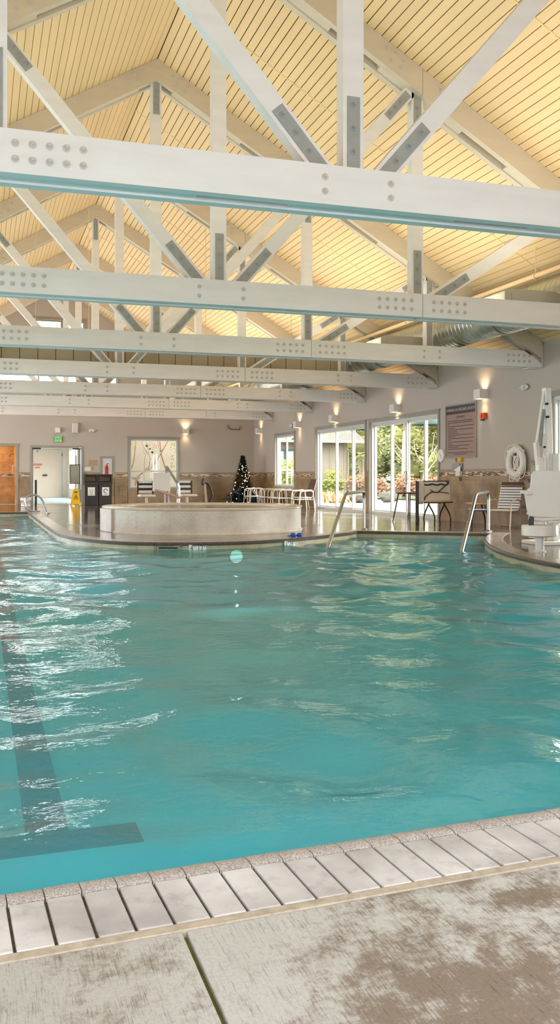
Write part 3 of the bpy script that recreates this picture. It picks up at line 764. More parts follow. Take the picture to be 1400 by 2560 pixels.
for yj in (10.2, 13.6, 18.6, 23, 27.6, 32.2):
    mb = MB(); mb.cyl((9.11, yj, 4.60), (9.11, yj, roof(9.11) + .01), .007, .007, 6); mb.lathe([(.047, -.02), (.06, -.02), (.06, .02), (.047, .02)], (9.11, yj, 4.57), 14, 'y'); mb.build('hanger', M['ceiling'], pp)

# ------------------------------------------------------------------ wall lamps
def spot(name, loc, to, power, ang, blend, col, r=.04):
    ld = bpy.data.lights.new(name, 'SPOT'); ld.energy = power; ld.spot_size = math.radians(ang); ld.spot_blend = blend; ld.color = col; ld.shadow_soft_size = r
    o = bpy.data.objects.new(name, ld); COL.objects.link(o); o.location = loc
    o.rotation_euler = V(to).to_track_quat('-Z', 'Y').to_euler(); return o
WARM = (1., .72, .44)
def sconce(x, y, lb, face):
    t = thing('wall_sconce', lb, 'wall lamp', (x, y, 2.9), 0, 'white up and down wall sconces')
    w = .14; mb = MB()
    if face == 'x':
        xs = (x - .22, x - .018); mb.box(xs[0], xs[0] + .012, y - w, y + w, 2.9, 3.12); mb.box(xs[0] + .012, xs[1], y - w, y - w + .012, 2.9, 3.12); mb.box(xs[0] + .012, xs[1], y + w - .012, y + w, 2.9, 3.12)
        bp = MB().box(x - .018, x - .001, y - w + .02, y + w - .02, 2.92, 3.10); c = (x - .115, y)
    else:
        mb.box(x - w * .8, x + w * .8, y - .21, y - .198, 2.9, 3.08); mb.box(x - w * .8, x - w * .8 + .012, y - .198, y - .018, 2.9, 3.08); mb.box(x + w * .8 - .012, x + w * .8, y - .198, y - .018, 2.9, 3.08)
        bp = MB().box(x - w + .02, x + w - .02, y - .018, y - .001, 2.92, 3.06); c = (x, y - .11)
    mb.build('shade', M['white_plastic'], t); bp.build('back_plate', M['white_plastic'], t)
    MB().box(c[0] - .07, c[0] + .07, c[1] - .075, c[1] + .075, 2.905, 2.918).build('lower_lens', M['lamp_warm'], t); MB().box(c[0] - .05, c[0] + .05, c[1] - .06, c[1] + .06, 2.99, 3.0).build('upper_lens', M['lamp_warm'], t)
    spot('sconce_up_light', (c[0], c[1], 3.07), (0, 0, 1), SCONCE_UP, 120, .9, WARM); spot('sconce_down_light', (c[0], c[1], 2.895), (0, 0, -1), SCONCE_DN, 110, .9, WARM)
SCONCE_UP, SCONCE_DN = 24., 15.
sconce(XR, 36.35, 'white wall sconce on the right wall, nearest the far corner', 'x')
sconce(XR, 31.5, 'white wall sconce on the right wall between the small window and first sliding door', 'x')
sconce(XR, 27.9, 'white wall sconce above the farther sliding glass door', 'x')
sconce(XR, 23.2, 'white wall sconce above the nearer sliding glass door', 'x')
sconce(XR, 18.6, 'white wall sconce above the orange call box', 'x')
sconce(8.11, Y1, 'white wall sconce on the back wall right of the window', 'y')

# ------------------------------------------------------------------ back wall fittings
ex = thing('exit_sign', 'green lit EXIT sign above the corridor doorway', 'exit sign', (2.93, Y1, 2.48))
MB().box(2.76, 3.10, Y1 - .07, Y1, 2.48, 2.73).build('housing', M['tan_plate'], ex, bevel=.008)
MB().box(2.785, 3.075, Y1 - .076, Y1 - .07, 2.505, 2.705).build('face', M['exit_glow'], ex)
text_obj('letters', 'EXIT', .17, paint('exit_green_letters', (28, 128, 60), .5, .02), ex, (2.93, Y1 - .077, 2.605), (math.radians(90), 0, 0), .002)
sp = thing('square_speaker', 'small square white box on the wall above the exit sign', 'speaker', (2.91, Y1, 2.86))
MB().box(2.81, 3.01, Y1 - .16, Y1 - .02, 2.86, 3.06).build('body', M['white_plastic'], sp, bevel=.01); MB().box(2.87, 2.95, Y1 - .02, Y1, 2.92, 3.0).build('bracket', M['white_plastic'], sp)
sp = thing('tall_speaker', 'taller white loudspeaker box on the back wall, right of the exit sign', 'speaker', (3.59, Y1, 2.86))
MB().box(3.48, 3.70, Y1 - .2, Y1 - .02, 2.86, 3.25).build('body', M['white_plastic'], sp, bevel=.012); MB().box(3.54, 3.64, Y1 - .02, Y1, 3.0, 3.12).build('bracket', M['white_plastic'], sp)
MB().box(3.495, 3.685, Y1 - .206, Y1 - .2, 2.875, 3.235).build('grille', M['vinyl'], sp)
def emergency(x, y, z, face, lb):
    t = thing('emergency_light', lb, 'emergency light', (x, y, z), 0, 'oval emergency lights')
    mb = MB(); ax = (.06, .15, .07) if face == 'x' else (.15, .06, .07); c = (x - .045, y, z) if face == 'x' else (x, y - .045, z)
    mb.sphere(c, 1., 16, 10, ax); mb.build('housing', M['white_plastic'], t, smooth=True)
    for q in (-.07, .07):
        p = V((x - .1, y + q, z - .01)) if face == 'x' else V((x + q, y - .1, z - .01)); MB().sphere(p, .032, 10, 8).build('lamp_head', M['vinyl'], t, smooth=True)
emergency(4.27, Y1, 2.96, 'y', 'oval white emergency light on the back wall right of the speakers')
emergency(XR, 32.4, 3.02, 'x', 'oval white emergency light on the right wall above the small window')
emergency(XR, 16.93, 3.02, 'x', 'oval white emergency light on the right wall above the life ring')
wf = thing('cable_bracket', 'bare cable bracket on the back wall near the corner', 'bracket', (10.2, Y1, 3.1))
MB().tube(catmull([(9.93, Y1 - .05, 3.25), (9.98, Y1 - .08, 3.15), (10.15, Y1 - .08, 3.10), (10.3, Y1 - .08, 3.12), (10.42, Y1 - .07, 3.1), (10.46, Y1 - .05, 3.2)], 5), .014, 6).build('cable', M['dark_metal'], wf, smooth=True)
MB().box(9.9, 9.97, Y1 - .07, Y1, 3.2, 3.3).build('clip', M['trim'], wf); MB().box(10.43, 10.5, Y1 - .07, Y1, 3.15, 3.28).build('clip', M['trim'], wf)
fe = thing('extinguisher_cabinet', 'recessed white cabinet with a red fire extinguisher on the back wall', 'fire cabinet', (4.88, Y1, 1.04))
mb = MB(); rect_frame(mb, 'y', Y1, -.03, 0, 4.6, 5.16, 1.03, 1.94, .1); mb.build('surround', M['trim'], fe)
mb = MB(); rect_frame(mb, 'y', Y1, -.05, -.0, 4.7, 5.06, 1.03, 1.84, .06); mb.build('door_frame', M['vinyl'], fe)
MB().box(4.76, 5.0, Y1 - .012, Y1 - .004, 1.09, 1.78).build('recess', M['paper'], fe)
MB().lathe([(.001, 1.12), (.06, 1.12), (.062, 1.2), (.062, 1.48), (.03, 1.55), (.015, 1.6), (.001, 1.6)], (4.86, Y1 - .03, 0), 14).build('extinguisher', M['red'], fe, smooth=True)
MB().cyl((4.86, Y1 - .05, 1.6), (4.92, Y1 - .05, 1.66), .015).build('nozzle', M['black'], fe)
tag(MB().box(4.14, 4.48, Y1 - .02, Y1 - .001, 1.56, 1.78).build('wall_plaque', M['tan_plate'], bevel=.004), 'tan plaque on the back wall left of the fire cabinet', 'plaque')
tag(MB().box(3.965, 4.21, Y1 - .008, Y1 - .001, 1.34, 1.50).build('paper_notice', M['paper']), 'white paper notice above the trash bins', 'notice')
tag(MB().box(4.28, 4.36, Y1 - .02, Y1 - .001, 1.39, 1.5).build('light_switch', M['tan_plate'], bevel=.003), 'small tan switch plate right of the paper notice', 'switch')

# bins
def bin_(x, y, lb, mark):
    t = thing('trash_bin', lb, 'bin', (x, y, 0), 0, 'dark bins by the corridor doorway')
    w, d = .25, .25; mb = MB()
    mb.add([(x - w + .01, y - d + .01, 0), (x + w - .01, y - d + .01, 0), (x + w - .01, y + d, 0), (x - w + .01, y + d, 0), (x - w, y - d, .80), (x + w, y - d, .80), (x + w, y + d, .80), (x - w, y + d, .80)], [(0, 1, 5, 4), (1, 2, 6, 5), (2, 3, 7, 6), (3, 0, 4, 7), (4, 5, 6, 7), (0, 3, 2, 1)])
    mb.build('body', M['bin'], t, bevel=.012)
    hd = MB(); hd.box(x - w - .012, x + w + .012, y - d - .012, y + d, .81, .90); hd.box(x - w - .012, x - w + .05, y - d - .012, y + d, .90, 1.14); hd.box(x + w - .05, x + w + .012, y - d - .012, y + d, .90, 1.14)
    hd.box(x - w + .05, x + w - .05, y + d - .1, y + d, .90, 1.14); hd.box(x - w - .012, x + w + .012, y - d - .012, y + d, 1.14, 1.2); hd.build('hood', M['bin'], t, bevel=.008)
    MB().box(x - w + .05, x + w - .05, y + d - .12, y + d - .1, .93, 1.12).build('flap', M['tan_plate'], t)
    pl = MB().box(x - .135, x + .135, y - d - .008, y - d - .001, .38, .70).build('sticker', M['paper'], t)
    mk = MB()
    if mark: mk.tube([(x + .07 * math.cos(q), y - d - .010, .56 + .07 * math.sin(q)) for q in [2 * math.pi * i / 24 for i in range(20)]], .012, 6)
    else: mk.tube(fillet([(x - .05, y - d - .01, .63), (x - .04, y - d - .01, .48), (x + .04, y - d - .01, .48), (x + .05, y - d - .01, .63)], .03), .006, 6)
    mk.box(x - .08, x + .08, y - d - .011, y - d - .008, .42, .435); mk.build('pictogram', M['greenlamp'] if mark else M['blackprint'], pl)
bin_(4.02, 35.66, 'dark brown trash bin, left of the pair beside the yellow floor sign', 0)
bin_(4.56, 35.66, 'dark brown recycling bin with a round mark, right of the pair', 1)
# wet floor sign
wf = thing('wet_floor_sign', 'yellow folding wet floor sign on the deck in front of the corridor doorway', 'floor sign', (3.40, 35.1, 0))
mb = MB()
for s in (-1, 1):
    y0, y1 = 35.1 + s * .16, 35.1 + s * .025
    mb.prism([(3.22, y0, 0), (3.27, y0, 0), (3.29, y0 - s * .01, .06), (3.51, y0 - s * .01, .06), (3.53, y0, 0), (3.58, y0, 0), (3.49, y1, .62), (3.45, y1, .66), (3.35, y1, .66), (3.31, y1, .62)], (0, s * .014, 0))
    mb_h = None
mb.build('folding_panels', M['yellow'], wf)
hd = MB(); hd.box(3.36, 3.44, 35.06, 35.14, .645, .685); hd.build('hinge', M['yellow'], wf)
pr = MB()
def on(x, z): return (x, 35.1 - .16 + .135 * z / .66 - .013, z)
def decal(x0, x1, z0, z1):
    pr.add([on(x0, z0), on(x1, z0), on(x1, z1), on(x0, z1)], [(0, 1, 2, 3)])
for (x0, x1, z0, z1) in ((3.34, 3.38, .515, .55), (3.385, 3.415, .515, .55), (3.42, 3.46, .515, .55), (3.35, 3.45, .485, .50), (3.33, 3.37, .19, .23), (3.375, 3.415, .19, .23), (3.42, 3.47, .19, .23)): decal(x0, x1, z0, z1)
pr.add([on(3.40, .43), on(3.31, .27), on(3.33, .27), on(3.40, .40)], [(0, 1, 2, 3)]); pr.add([on(3.40, .43), on(3.40, .40), on(3.47, .27), on(3.49, .27)], [(0, 1, 2, 3)]); decal(3.31, 3.49, .26, .275); decal(3.385, 3.42, .30, .36); pr.build('lettering', M['blackprint'], wf)
# basket
bk_ = thing('laundry_basket', 'white plastic basket on the floor left of the corridor doorway', 'basket', (1.58, 35.0, 0))
mb = MB(); mb.lathe([(.001, .01), (.17, .01), (.20, .30), (.225, .32), (.215, .33), (.185, .30), (.16, .03), (.001, .03)], (1.58, 35.0, 0), 24); o = mb.build('tub', M['white_plastic'], bk_, smooth=True)
for i in range(26):
    q = 2 * math.pi * i / 26; u_ = V((math.cos(q), math.sin(q), 0)); MB().obox(V((1.58, 35.0, .15)) + u_ * .186, u_ * .006 + V((0, 0, .0007)), V((-u_.y, u_.x, 0)) * .008, V((u_.x * .018, u_.y * .018, .085))).build('slot', M['trim'], bk_)
# notice board on a stand at the doorway
nb = thing('notice_board_stand', 'grey notice board on a thin stand in the corridor doorway', 'notice board', (3.55, 37.05, 0))
MB().box(3.36, 3.74, 36.96, 36.985, .84, 1.57).build('board', M['trim'], nb); mb = MB(); rect_frame(mb, 'y', 36.96, -.012, .0, 3.34, 3.76, .82, 1.59, .025); mb.build('frame', M['dark_metal'], nb)
MB().cyl((3.60, 37.0, .015), (3.60, 37.0, 1.95), .016).build('pole', M['dark_metal'], nb); MB().cyl((3.60, 37.0, 0), (3.60, 37.0, .02), .16, .15, 20).build('base', M['dark_metal'], nb)
# dark padded post just inside the door
dp = thing('dark_bollard', 'dark upright padded post at the left side of the corridor doorway', 'post', (2.06, 37.15, 0))
MB().box(2.02, 2.10, 37.1, 37.2, 0, .98).build('post', M['black'], dp, bevel=.02)

# loop handrail at the far pool corner
lr = thing('pool_grab_rail', 'bent steel grab rail at the far left corner of the pool', 'handrail', (1.75, 28.2, 0))
mb = MB(); pts = [(1.93 - .74 * (1.93 - a), 28.3, c) for a, c in ((1.93, .0), (1.72, .36), (1.58, .5), (1.35, .56), (1.10, .5), (1.02, .36), (1.06, .18), (1.25, .08), (1.6, .06))]
mb.tube(catmull(pts, 6), .028, 10); mb.build('rail', M['steel'], lr, smooth=True)
mb = MB(); mb.cyl((1.93, 28.3, .002), (1.93, 28.3, .03), .06, .05, 14); mb.build('escutcheon', M['steel'], lr, smooth=True)

# ------------------------------------------------------------------ spa tub
SX, SY, SR, SH = 4.47, 18.87, 2.08, .50
st = thing('spa_tub', 'round raised hot tub faced in small beige tiles', 'hot tub', (SX, SY, 0))
MB().lathe([(SR + .03, 0), (SR + .02, .02), (SR, .03), (SR, SH - .05)], (SX, SY, 0), 96).build('outer_wall', M['tile_spa'], st, smooth=True)
MB().lathe([(SR, SH - .05), (SR + .02, SH - .04), (SR + .025, SH - .01), (SR + .01, SH), (SR - .33, SH - .004), (SR - .345, SH - .02), (SR - .345, SH - .12)], (SX, SY, 0), 96).build('rim', paint('honed_rim_stone', (206, 190, 168), .2, .1, 4), st, smooth=True)
mb = MB(); mb.lathe([(SR - .345, SH - .1), (SR - .345, .06), (.001, .06)], (SX, SY, 0), 64); mb.build('inner_wall', M['tile_spa'], st, smooth=True)
mb = MB(); mb.lathe([(SR - .346, SH - .045), (.001, SH - .045)], (SX, SY, 0), 64); mb.build('spa_water', M['spa_water'], st)
mb = MB(); q0, q1 = math.radians(176), math.radians(199); pr_ = [(SR - .02, 0), (SR + .14, 0), (SR + .14, .30), (SR + .0, .30)]
vs = []; nq = 12
for i in range(nq + 1):
    q = q0 + (q1 - q0) * i / nq
    vs += [(SX + r * math.cos(q), SY + r * math.sin(q), z) for r, z in ((SR - .02, 0.), (SR + .06, 0.), (SR + .06, .455), (SR - .02, .455))]
fs = [(i * 4 + j, i * 4 + (j + 1) % 4, (i + 1) * 4 + (j + 1) % 4, (i + 1) * 4 + j) for i in range(nq) for j in range(4)] + [(0, 1, 2, 3), (nq * 4 + 3, nq * 4 + 2, nq * 4 + 1, nq * 4)]
mb.add(vs, fs); mb.build('step', M['tile_spa'], st, bevel=.01)

# depth markers, skimmer, pool lamp on the waterline tile
def edge_at(x):
    best = min(range(len(far_line) - 1), key=lambda i: abs((far_line[i].x + far_line[i + 1].x) / 2 - x) + (0 if 14 < far_line[i].y < 17.1 and far_line[i].x < 7.3 else 99))
    a, b = far_line[best], far_line[best + 1]; d = (b - a).normalized(); t = (x - a.x) / (b.x - a.x); p = a + (b - a) * t
    return p, d
def marker(x, parts, lb):
    p, d = edge_at(x); ang = math.atan2(-d.y, -d.x); u = V((math.cos(ang), math.sin(ang), 0)); nv = V((u.y, -u.x, 0))
    t = thing('depth_marker', lb, 'depth marker', (p.x, p.y, -.12), 0, 'pool depth marker tiles')
    c = V((p.x, p.y, -.088)) + nv * .008
    MB().obox(c, u * .145, nv * .008, V((0, 0, .062))).build('tile', M['paper'], t)
    for txt, du, dz, sz in parts: text_obj('figure', txt, sz, M['blackprint'], t, c + u * du + V((0, 0, dz)) + nv * .0095, (math.radians(90), 0, ang), .001, 'CENTER', .8)
marker(3.42, [('4', -.10, .0, .125), ('FT', -.045, .03, .04), ('12', .045, .0, .125), ('IN', .12, .03, .035)], 'white depth tile reading 4 FT 12 IN')
marker(5.15, [('3', -.10, .0, .125), ('FT', -.045, .03, .04), ('09', .045, .0, .125), ('IN', .12, .03, .035)], 'white depth tile reading 3 FT 09 IN')
p, d = edge_at(2.95); ang = math.atan2(-d.y, -d.x); u = V((math.cos(ang), math.sin(ang), 0)); nv = V((u.y, -u.x, 0))
sk = thing('skimmer', 'dark slot of the pool skimmer left of the 4 FT depth tile', 'skimmer', (p.x, p.y, -.12))
c = V((p.x, p.y, -.085)) + nv * .005
mb = MB(); mb.obox(c + V((0, 0, .035)), u * .24, nv * .008, V((0, 0, .012))); mb.obox(c - u * .22, u * .02, nv * .008, V((0, 0, .05))); mb.obox(c + u * .22, u * .02, nv * .008, V((0, 0, .05))); mb.build('frame', M['tile_cap'], sk)
MB().obox(c + V((0, 0, .004)), u * .16, nv * .003, V((0, 0, .014))).build('throat', M['black'], sk)
p, d = edge_at(4.08)
pl = thing('pool_light', 'round underwater lamp in the pool wall below the spa', 'pool lamp', (p.x, p.y, -.4))
MB().lathe([(.001, 0), (.11, 0), (.11, -.02), (.001, -.02)], (p.x, p.y - .012, -.24), 24, 'y').build('lens', M['pool_lamp'], pl)
MB().lathe([(.11, .01), (.13, .01), (.13, -.025), (.11, -.025)], (p.x, p.y - .012, -.24), 24, 'y').build('ring', M['steel'], pl, smooth=True)
ld = bpy.data.lights.new('pool_lamp', 'SPOT'); ld.energy = 16; ld.color = (.8, 1, .95); ld.shadow_soft_size = .01; ld.spot_size = math.radians(150)
lo = bpy.data.objects.new('pool_lamp', ld); COL.objects.link(lo); lo.location = (p.x, p.y - .05, -.30); lo.rotation_euler = V((0, -1, .35)).to_track_quat('-Z', 'Y').to_euler()

# ------------------------------------------------------------------ handrails into the pool
def entry_rail(base, foot, lb, k):
    bx, by = base; fx, fy = foot
    t = thing('pool_handrail', lb, 'handrail', (bx, by, 0), 0, 'steel handrails at the pool steps')
    u = V((fx - bx, fy - by, 0)); q = V((bx, by, 0)) + u * k
    mb = MB(); mb.tube(fillet([(bx, by, .0), (bx, by, .80), (q.x, q.y, .79), (fx, fy, -.115), (fx + u.x * .07, fy + u.y * .07, -.27)], .17, 8), .032, 12)
    mb.build('rail', M['steel'], t, smooth=True)
    mb = MB(); mb.lathe([(.033, .03), (.07, .012), (.075, .0)], (bx, by, .012), 18); mb.build('escutcheon', M['steel'], t, smooth=True)
entry_rail((7.50, 17.30), (5.56, 14.37), 'steel handrail on the left side of the pool steps', .56)
entry_rail((9.62, 15.98), (7.46, 13.22), 'steel handrail on the right side of the pool steps', .52)

# ------------------------------------------------------------------ goggles on the coping
gg = thing('swim_goggles', 'blue swim goggles lying on the coping below the spa', 'goggles', (5.45, 15.68, .013))
for s in (-1, 1): MB().sphere((5.45 + s * .06, 15.66, .045), 1., 12, 8, (.055, .05, .04)).build('lens', M['blue'], gg, smooth=True)
MB().tube(catmull([(5.34, 15.67, .03), (5.33, 15.78, .02), (5.45, 15.84, .02), (5.57, 15.78, .02), (5.56, 15.67, .03)], 6), .012, 6).build('strap', M['blue'], gg, smooth=True)

# ------------------------------------------------------------------ strap chairs
def strap_chair(label, loc, rz, back=.98, recl=.30, arms=True, frame='tan_metal', group='strap patio chairs', strap='strap_white'):
    t = thing('strap_chair', label, 'chair', loc, rz, group)
    w = .26; sh = .40; r = .014
    # front is -y
    for s in (-1, 1):
        mb = MB(); x = s * w
        mb.tube(fillet([(x, -.30, 0), (x, -.22, .60), (x, .22, .62), (x * .98, .34, .0)], .1, 6), r, 8)
        mb.build('side_frame', M[frame], t, smooth=True, world=False)
    mb = MB(); mb.tube([(-w, .31, .05), (w, .31, .05)], r * .9, 8); mb.tube([(-w, -.25, sh - .02), (w, -.25, sh - .02)], r * .9, 8); mb.build('cross_bar', M[frame], t, smooth=True, world=False)
    by, bz = .20 + recl, back
    mb = MB(); mb.tube(fillet([(-w + .03, -.25, sh), (-w + .03, .20, sh - .03), (-w + .03, by, bz), (w - .03, by, bz), (w - .03, .20, sh - .03), (w - .03, -.25, sh)], .07, 6), r, 8); mb.build('seat_back_frame', M[frame], t, smooth=True, world=False)
    ms = MB(); n = 7
    for i in range(n):
        y = -.22 + .40 * i / (n - 1); ms.box(-w + .015, w - .015, y - .025, y + .025, sh - .012, sh - .004 + .008)
    ms.build('seat_straps', M['strap_white'], t, bevel=.004, world=False)
    d = V((0, by - .20, bz - sh + .03)); Ln = d.length; d.normalize(); nrm = V((0, -d.z, d.y))
    mw = MB(); mn = MB(); nb = int((Ln - .1) / .062)
    for i in range(nb):
        c = V((0, .20, sh - .03)) + d * (.05 + (i + .5) * .062)
        mw.obox(c + nrm * .012, (w - .012, 0, 0), d * .022, nrm * .006); mn.obox(c + d * .031 + nrm * .008, (w - .02, 0, 0), d * .012, nrm * .004)
    mw.build('back_straps', M[strap], t, bevel=.003, world=False); mn.build('back_piping', M['strap_blue'], t, world=False)
    c = V((0, .20, sh - .03)) + d * (Ln - .035); MB().obox(c + nrm * .01, (w - .02, 0, 0), d * .035, nrm * .004).build('head_band', M['brown_sling'], t, world=False)
    return t
ch0 = strap_chair('white strap patio chair under the life ring', (10.58, 16.95, 0), math.radians(-56), .98, .24)
ch0['group'] = 'strap patio chairs'

# low companion chair behind the right rail
lowc = thing('low_side_table', 'low table with a tan top and strap shelf behind the right handrail', 'table', (10.43, 17.75, 0))
a_ = math.radians(-18)
def tpt(x, y, z): return V((10.43 + x * math.cos(a_) - y * math.sin(a_), 17.75 + x * math.sin(a_) + y * math.cos(a_), z))
def tbox(x0, x1, y0, y1, z0, z1): return MB().obox(tpt((x0 + x1) / 2, (y0 + y1) / 2, (z0 + z1) / 2), tpt((x1 - x0) / 2, 0, 0) - tpt(0, 0, 0), tpt(0, (y1 - y0) / 2, 0) - tpt(0, 0, 0), (0, 0, (z1 - z0) / 2))
tbox(-.23, .23, -.22, .22, .495, .53).build('tabletop', M['wood'], lowc, bevel=.01)
for i in range(4): tbox(-.19, .19, -.21 + i * .1, -.13 + i * .1, .375, .395).build('shelf_strap', M['strap_white'], lowc)
tbox(-.2, .2, -.22, .2, .345, .37).build('shelf', M['strap_blue'], lowc)
for sx in (-1, 1):
    for sy in (-1, 1):
        MB().tube(catmull([tpt(sx * .10, sy * .16, .49), tpt(sx * .15, sy * .17, .30), tpt(sx * .19, sy * .19, .15), tpt(sx * .19, sy * .19, 0)], 5), .02, 8).build('leg', M['dark_metal'], lowc, smooth=True)

# wrought iron bench with a cream back
bn = thing('iron_bench', 'cream backed bench on curved black iron legs beside the nearer sliding door', 'bench', (10.08, 19.12, 0))
bx0, bx1, by = 9.47, 10.93, 19.55
ang = math.radians(-18)
def bpt(x, y, z): return V((10.08 + (x - 10.2) * .575 * math.cos(ang) - (y - by) * math.sin(ang), 19.12 + (x - 10.2) * .575 * math.sin(ang) + (y - by) * math.cos(ang), z))
def bbox(name, m, x0, x1, y0, y1, z0, z1, bev=.008):
    c = bpt((x0 + x1) / 2, (y0 + y1) / 2, (z0 + z1) / 2); ax = (bpt(x1, y0, 0) - bpt(x0, y0, 0)) / 2; ay = (bpt(x0, y1, 0) - bpt(x0, y0, 0)) / 2
    return MB().obox(c, ax, ay, (0, 0, (z1 - z0) / 2)).build(name, m, bn, bevel=bev)
bbox('seat', M['wood'], 9.70, 10.93, by - .1, by + .38, .50, .535)
bbox('back_panel', M['cream_panel'], 9.78, 10.86, by + .10, by + .14, .54, 1.0)
bbox('top_rail', M['dark_metal'], 9.76, 10.82, by + .09, by + .15, .985, 1.01, .006)
bbox('side_panel', M['cream_panel'], 9.53, 9.76, by + .08, by + .13, .46, .99)
bbox('end_post', M['dark_metal'], 9.44, 9.565, by + .05, by + .12, .0, 1.0)
def bscroll(name, pts, r=.012): return MB().tube(catmull([bpt(x, y, z) for x, y, z in pts], 6), r, 8).build(name, M['dark_metal'], bn, smooth=True)
f = by + .085
bscroll('scroll', [(9.80, f, .55), (9.83, f, .62), (9.95, f, .69), (10.12, f, .745), (10.25, f, .735), (10.38, f, .75), (10.55, f, .84), (10.74, f, .94)], .014)
bscroll('scroll', [(10.05, f, .79), (10.18, f, .75), (10.32, f, .74), (10.55, f, .735), (10.80, f, .71)], .009)
bscroll('scroll', [(9.80, f, .92), (9.95, f, .905), (10.12, f, .93), (10.3, f, .905), (10.5, f, .93), (10.66, f, .905), (10.78, f, .95), (10.72, f, .985)], .016)
bscroll('seat_edge', [(9.72, by - .11, .50), (10.2, by - .115, .495), (10.9, by - .11, .51)], .014)
for px in (10.62, 9.98):
    for s in (-1, 1): bscroll('leg', [(px, by + .1, .50), (px + s * .03, by + .1, .42), (px + s * .16, by + .05, .27), (px + s * .22, by + .02, .14), (px + s * .21, by, .0)], .018)

# small frame table (walker-like stand)
sm = thing('tube_frame_stand', 'empty dark tube frame stand left of the cream backed bench', 'stand', (10.03, 20.5, 0))
def qpt(x, y, z): return V((10.03 + x * math.cos(ang) - y * math.sin(ang), 20.5 + x * math.sin(ang) + y * math.cos(ang), z))
MB().tube([qpt(.25 * math.copysign(abs(math.cos(q)) ** .5, math.cos(q)), .2 * math.copysign(abs(math.sin(q)) ** .5, math.sin(q)), .70) for q in [6.2832 * i / 32 for i in range(32)]], .016, 8, True).build('top_hoop', M['dark_metal'], sm, smooth=True)
for (x0, y0, x1, y1) in ((-.22, -.1, -.37, -.2), (.02, -.19, -.01, -.3), (.11, .19, .12, .3), (.23, -.1, .27, -.2)):
    MB().tube(catmull([qpt(x0, y0, .70), qpt(x0 + (x1 - x0) * .25, y0 + (y1 - y0) * .3, .5), qpt(x1, y1, .0)], 5), .016, 8).build('leg', M['dark_metal'], sm, smooth=True)

# row of low chairs along the right wall, long white table behind
def low_chair(label, loc, rz):
    t = thing('low_patio_chair', label, 'chair', loc, rz, 'low tube frame chairs along the right wall')
    w = .27; r = .018
    for s in (-1, 1):
        MB().tube(fillet([(s * w, -.30, 0), (s * w, -.26, .63), (s * w, .22, .67), (s * w, .30, 0)], .1, 6), r, 8).build('side_frame', M['pale_metal'], t, smooth=True, world=False)
    mb = MB(); mb.tube([(-w, -.28, .34), (w, -.28, .34)], r * .8, 6); mb.tube([(-w, .26, .32), (w, .26, .32)], r * .8, 6); mb.build('cross_bar', M['pale_metal'], t, smooth=True, world=False)
    ms = MB()
    for i in range(6): ms.box(-w + .01, w - .01, -.25 + i * .09, -.19 + i * .09, .345, .36)
    ms.build('seat_straps', M['strap_white'], t, world=False)
    return t
lc = low_chair('low tube frame patio chair nearest the farther sliding door, end of the row', (10.15, 28.5, 0), math.radians(-80))
names = ['second low patio chair from the sliding door end of the row', 'third low patio chair from the sliding door, below the small window', 'fourth low patio chair from the sliding door end of the row', 'fifth low patio chair, next to last towards the decorated tree', 'last low patio chair in the row, closest to the decorated tree']
for (x, y, a), nm in zip(((10.08, 30.35, -84), (10.1, 31.15, -96), (10.1, 32.1, -86), (10.0, 33.4, -94), (10.1, 34.1, -84)), names): dup(lc, (x, y, 0), math.radians(a), nm)
strap_chair('tall backed brown strap chair against the right wall beside the small window', (10.5, 29.42, 0), math.radians(-84), 1.02, .2, strap='brown_sling')
tb = thing('folding_table', 'long low white folding table behind the row of low chairs', 'table', (10.72, 31, 0))
MB().box(10.5, 10.95, 30.0, 33.8, .585, .62).build('tabletop', M['vinyl'], tb, bevel=.008)
for yy in (30.4, 31.9, 33.4):
    for s in (-1, 1): MB().cyl((10.72 - .15, yy - s * .3, 0.004), (10.72 - .15, yy + s * .3, .585), .014, .014, 8).build('leg', M['dark_metal'], tb, smooth=True)

# ------------------------------------------------------------------ right wall fittings
sg = thing('rules_sign', 'large brown pool rules sign with a black heading on the right wall', 'sign', (XR, 19.69, 1.56))
y0, y1, z0, z1 = 18.95, 20.44, 1.56, 2.88
mb = MB(); rect_frame(mb, 'x', XR, -.035, -.001, y0, y1, z0, z1, .035); mb.build('frame', M['trim'], sg)
MB().box(XR - .02, XR - .001, y0 + .03, y1 - .03, z0 + .03, z1 - .03).build('panel', M['signface'], sg)
MB().box(XR - .024, XR - .0201, y0 + .04, y1 - .04, 2.64, 2.84).build('heading_band', M['signhead'], sg)
rot = (math.radians(90), 0, math.radians(-90))
text_obj('heading', 'WARNING: NO LIFEGUARD ON DUTY', .098, M['signlight'], sg, (XR - .025, 19.695, 2.74), rot, .001, 'CENTER', .82)
text_obj('title', 'SPA RULES', .085, M['signtext'], sg, (XR - .0215, 19.695, 2.56), rot, .001)
ln_ = MB(); ft_ = MB(); z = 2.47; rows = [1.18, 1.2, .07, 1.26, .36, 1.22, .44, .5, 1.2, .36, 1.22, .16, 1.2, .2, 1.06, .52, .96, 0, 1.24, .62]
for i, wd in enumerate(rows):
    if wd:
        ys = 20.32 if i != 19 else 20.02; q = ys
        while q > ys - wd:
            ww = rnd.uniform(.04, .12); e = max(q - ww, ys - wd); (ln_ if i < 17 else ft_).box(XR - .0225, XR - .0201, e, q, z - .009, z + .009); q = e - .016
    z -= .043
ln_.build('print_lines', M['signtext'], sg); ft_.build('footer_print', M['signtext'], sg)
ck = thing('wall_clock', 'round white wall clock left of the rules sign', 'clock', (XR, 20.68, 1.64))
MB().lathe([(.001, -.035), (.15, -.035), (.165, -.04), (.172, -.03), (.172, 0), (.001, 0)], (XR - .001, 20.68, 1.64), 32, 'x').build('case', M['white_plastic'], ck, smooth=True)
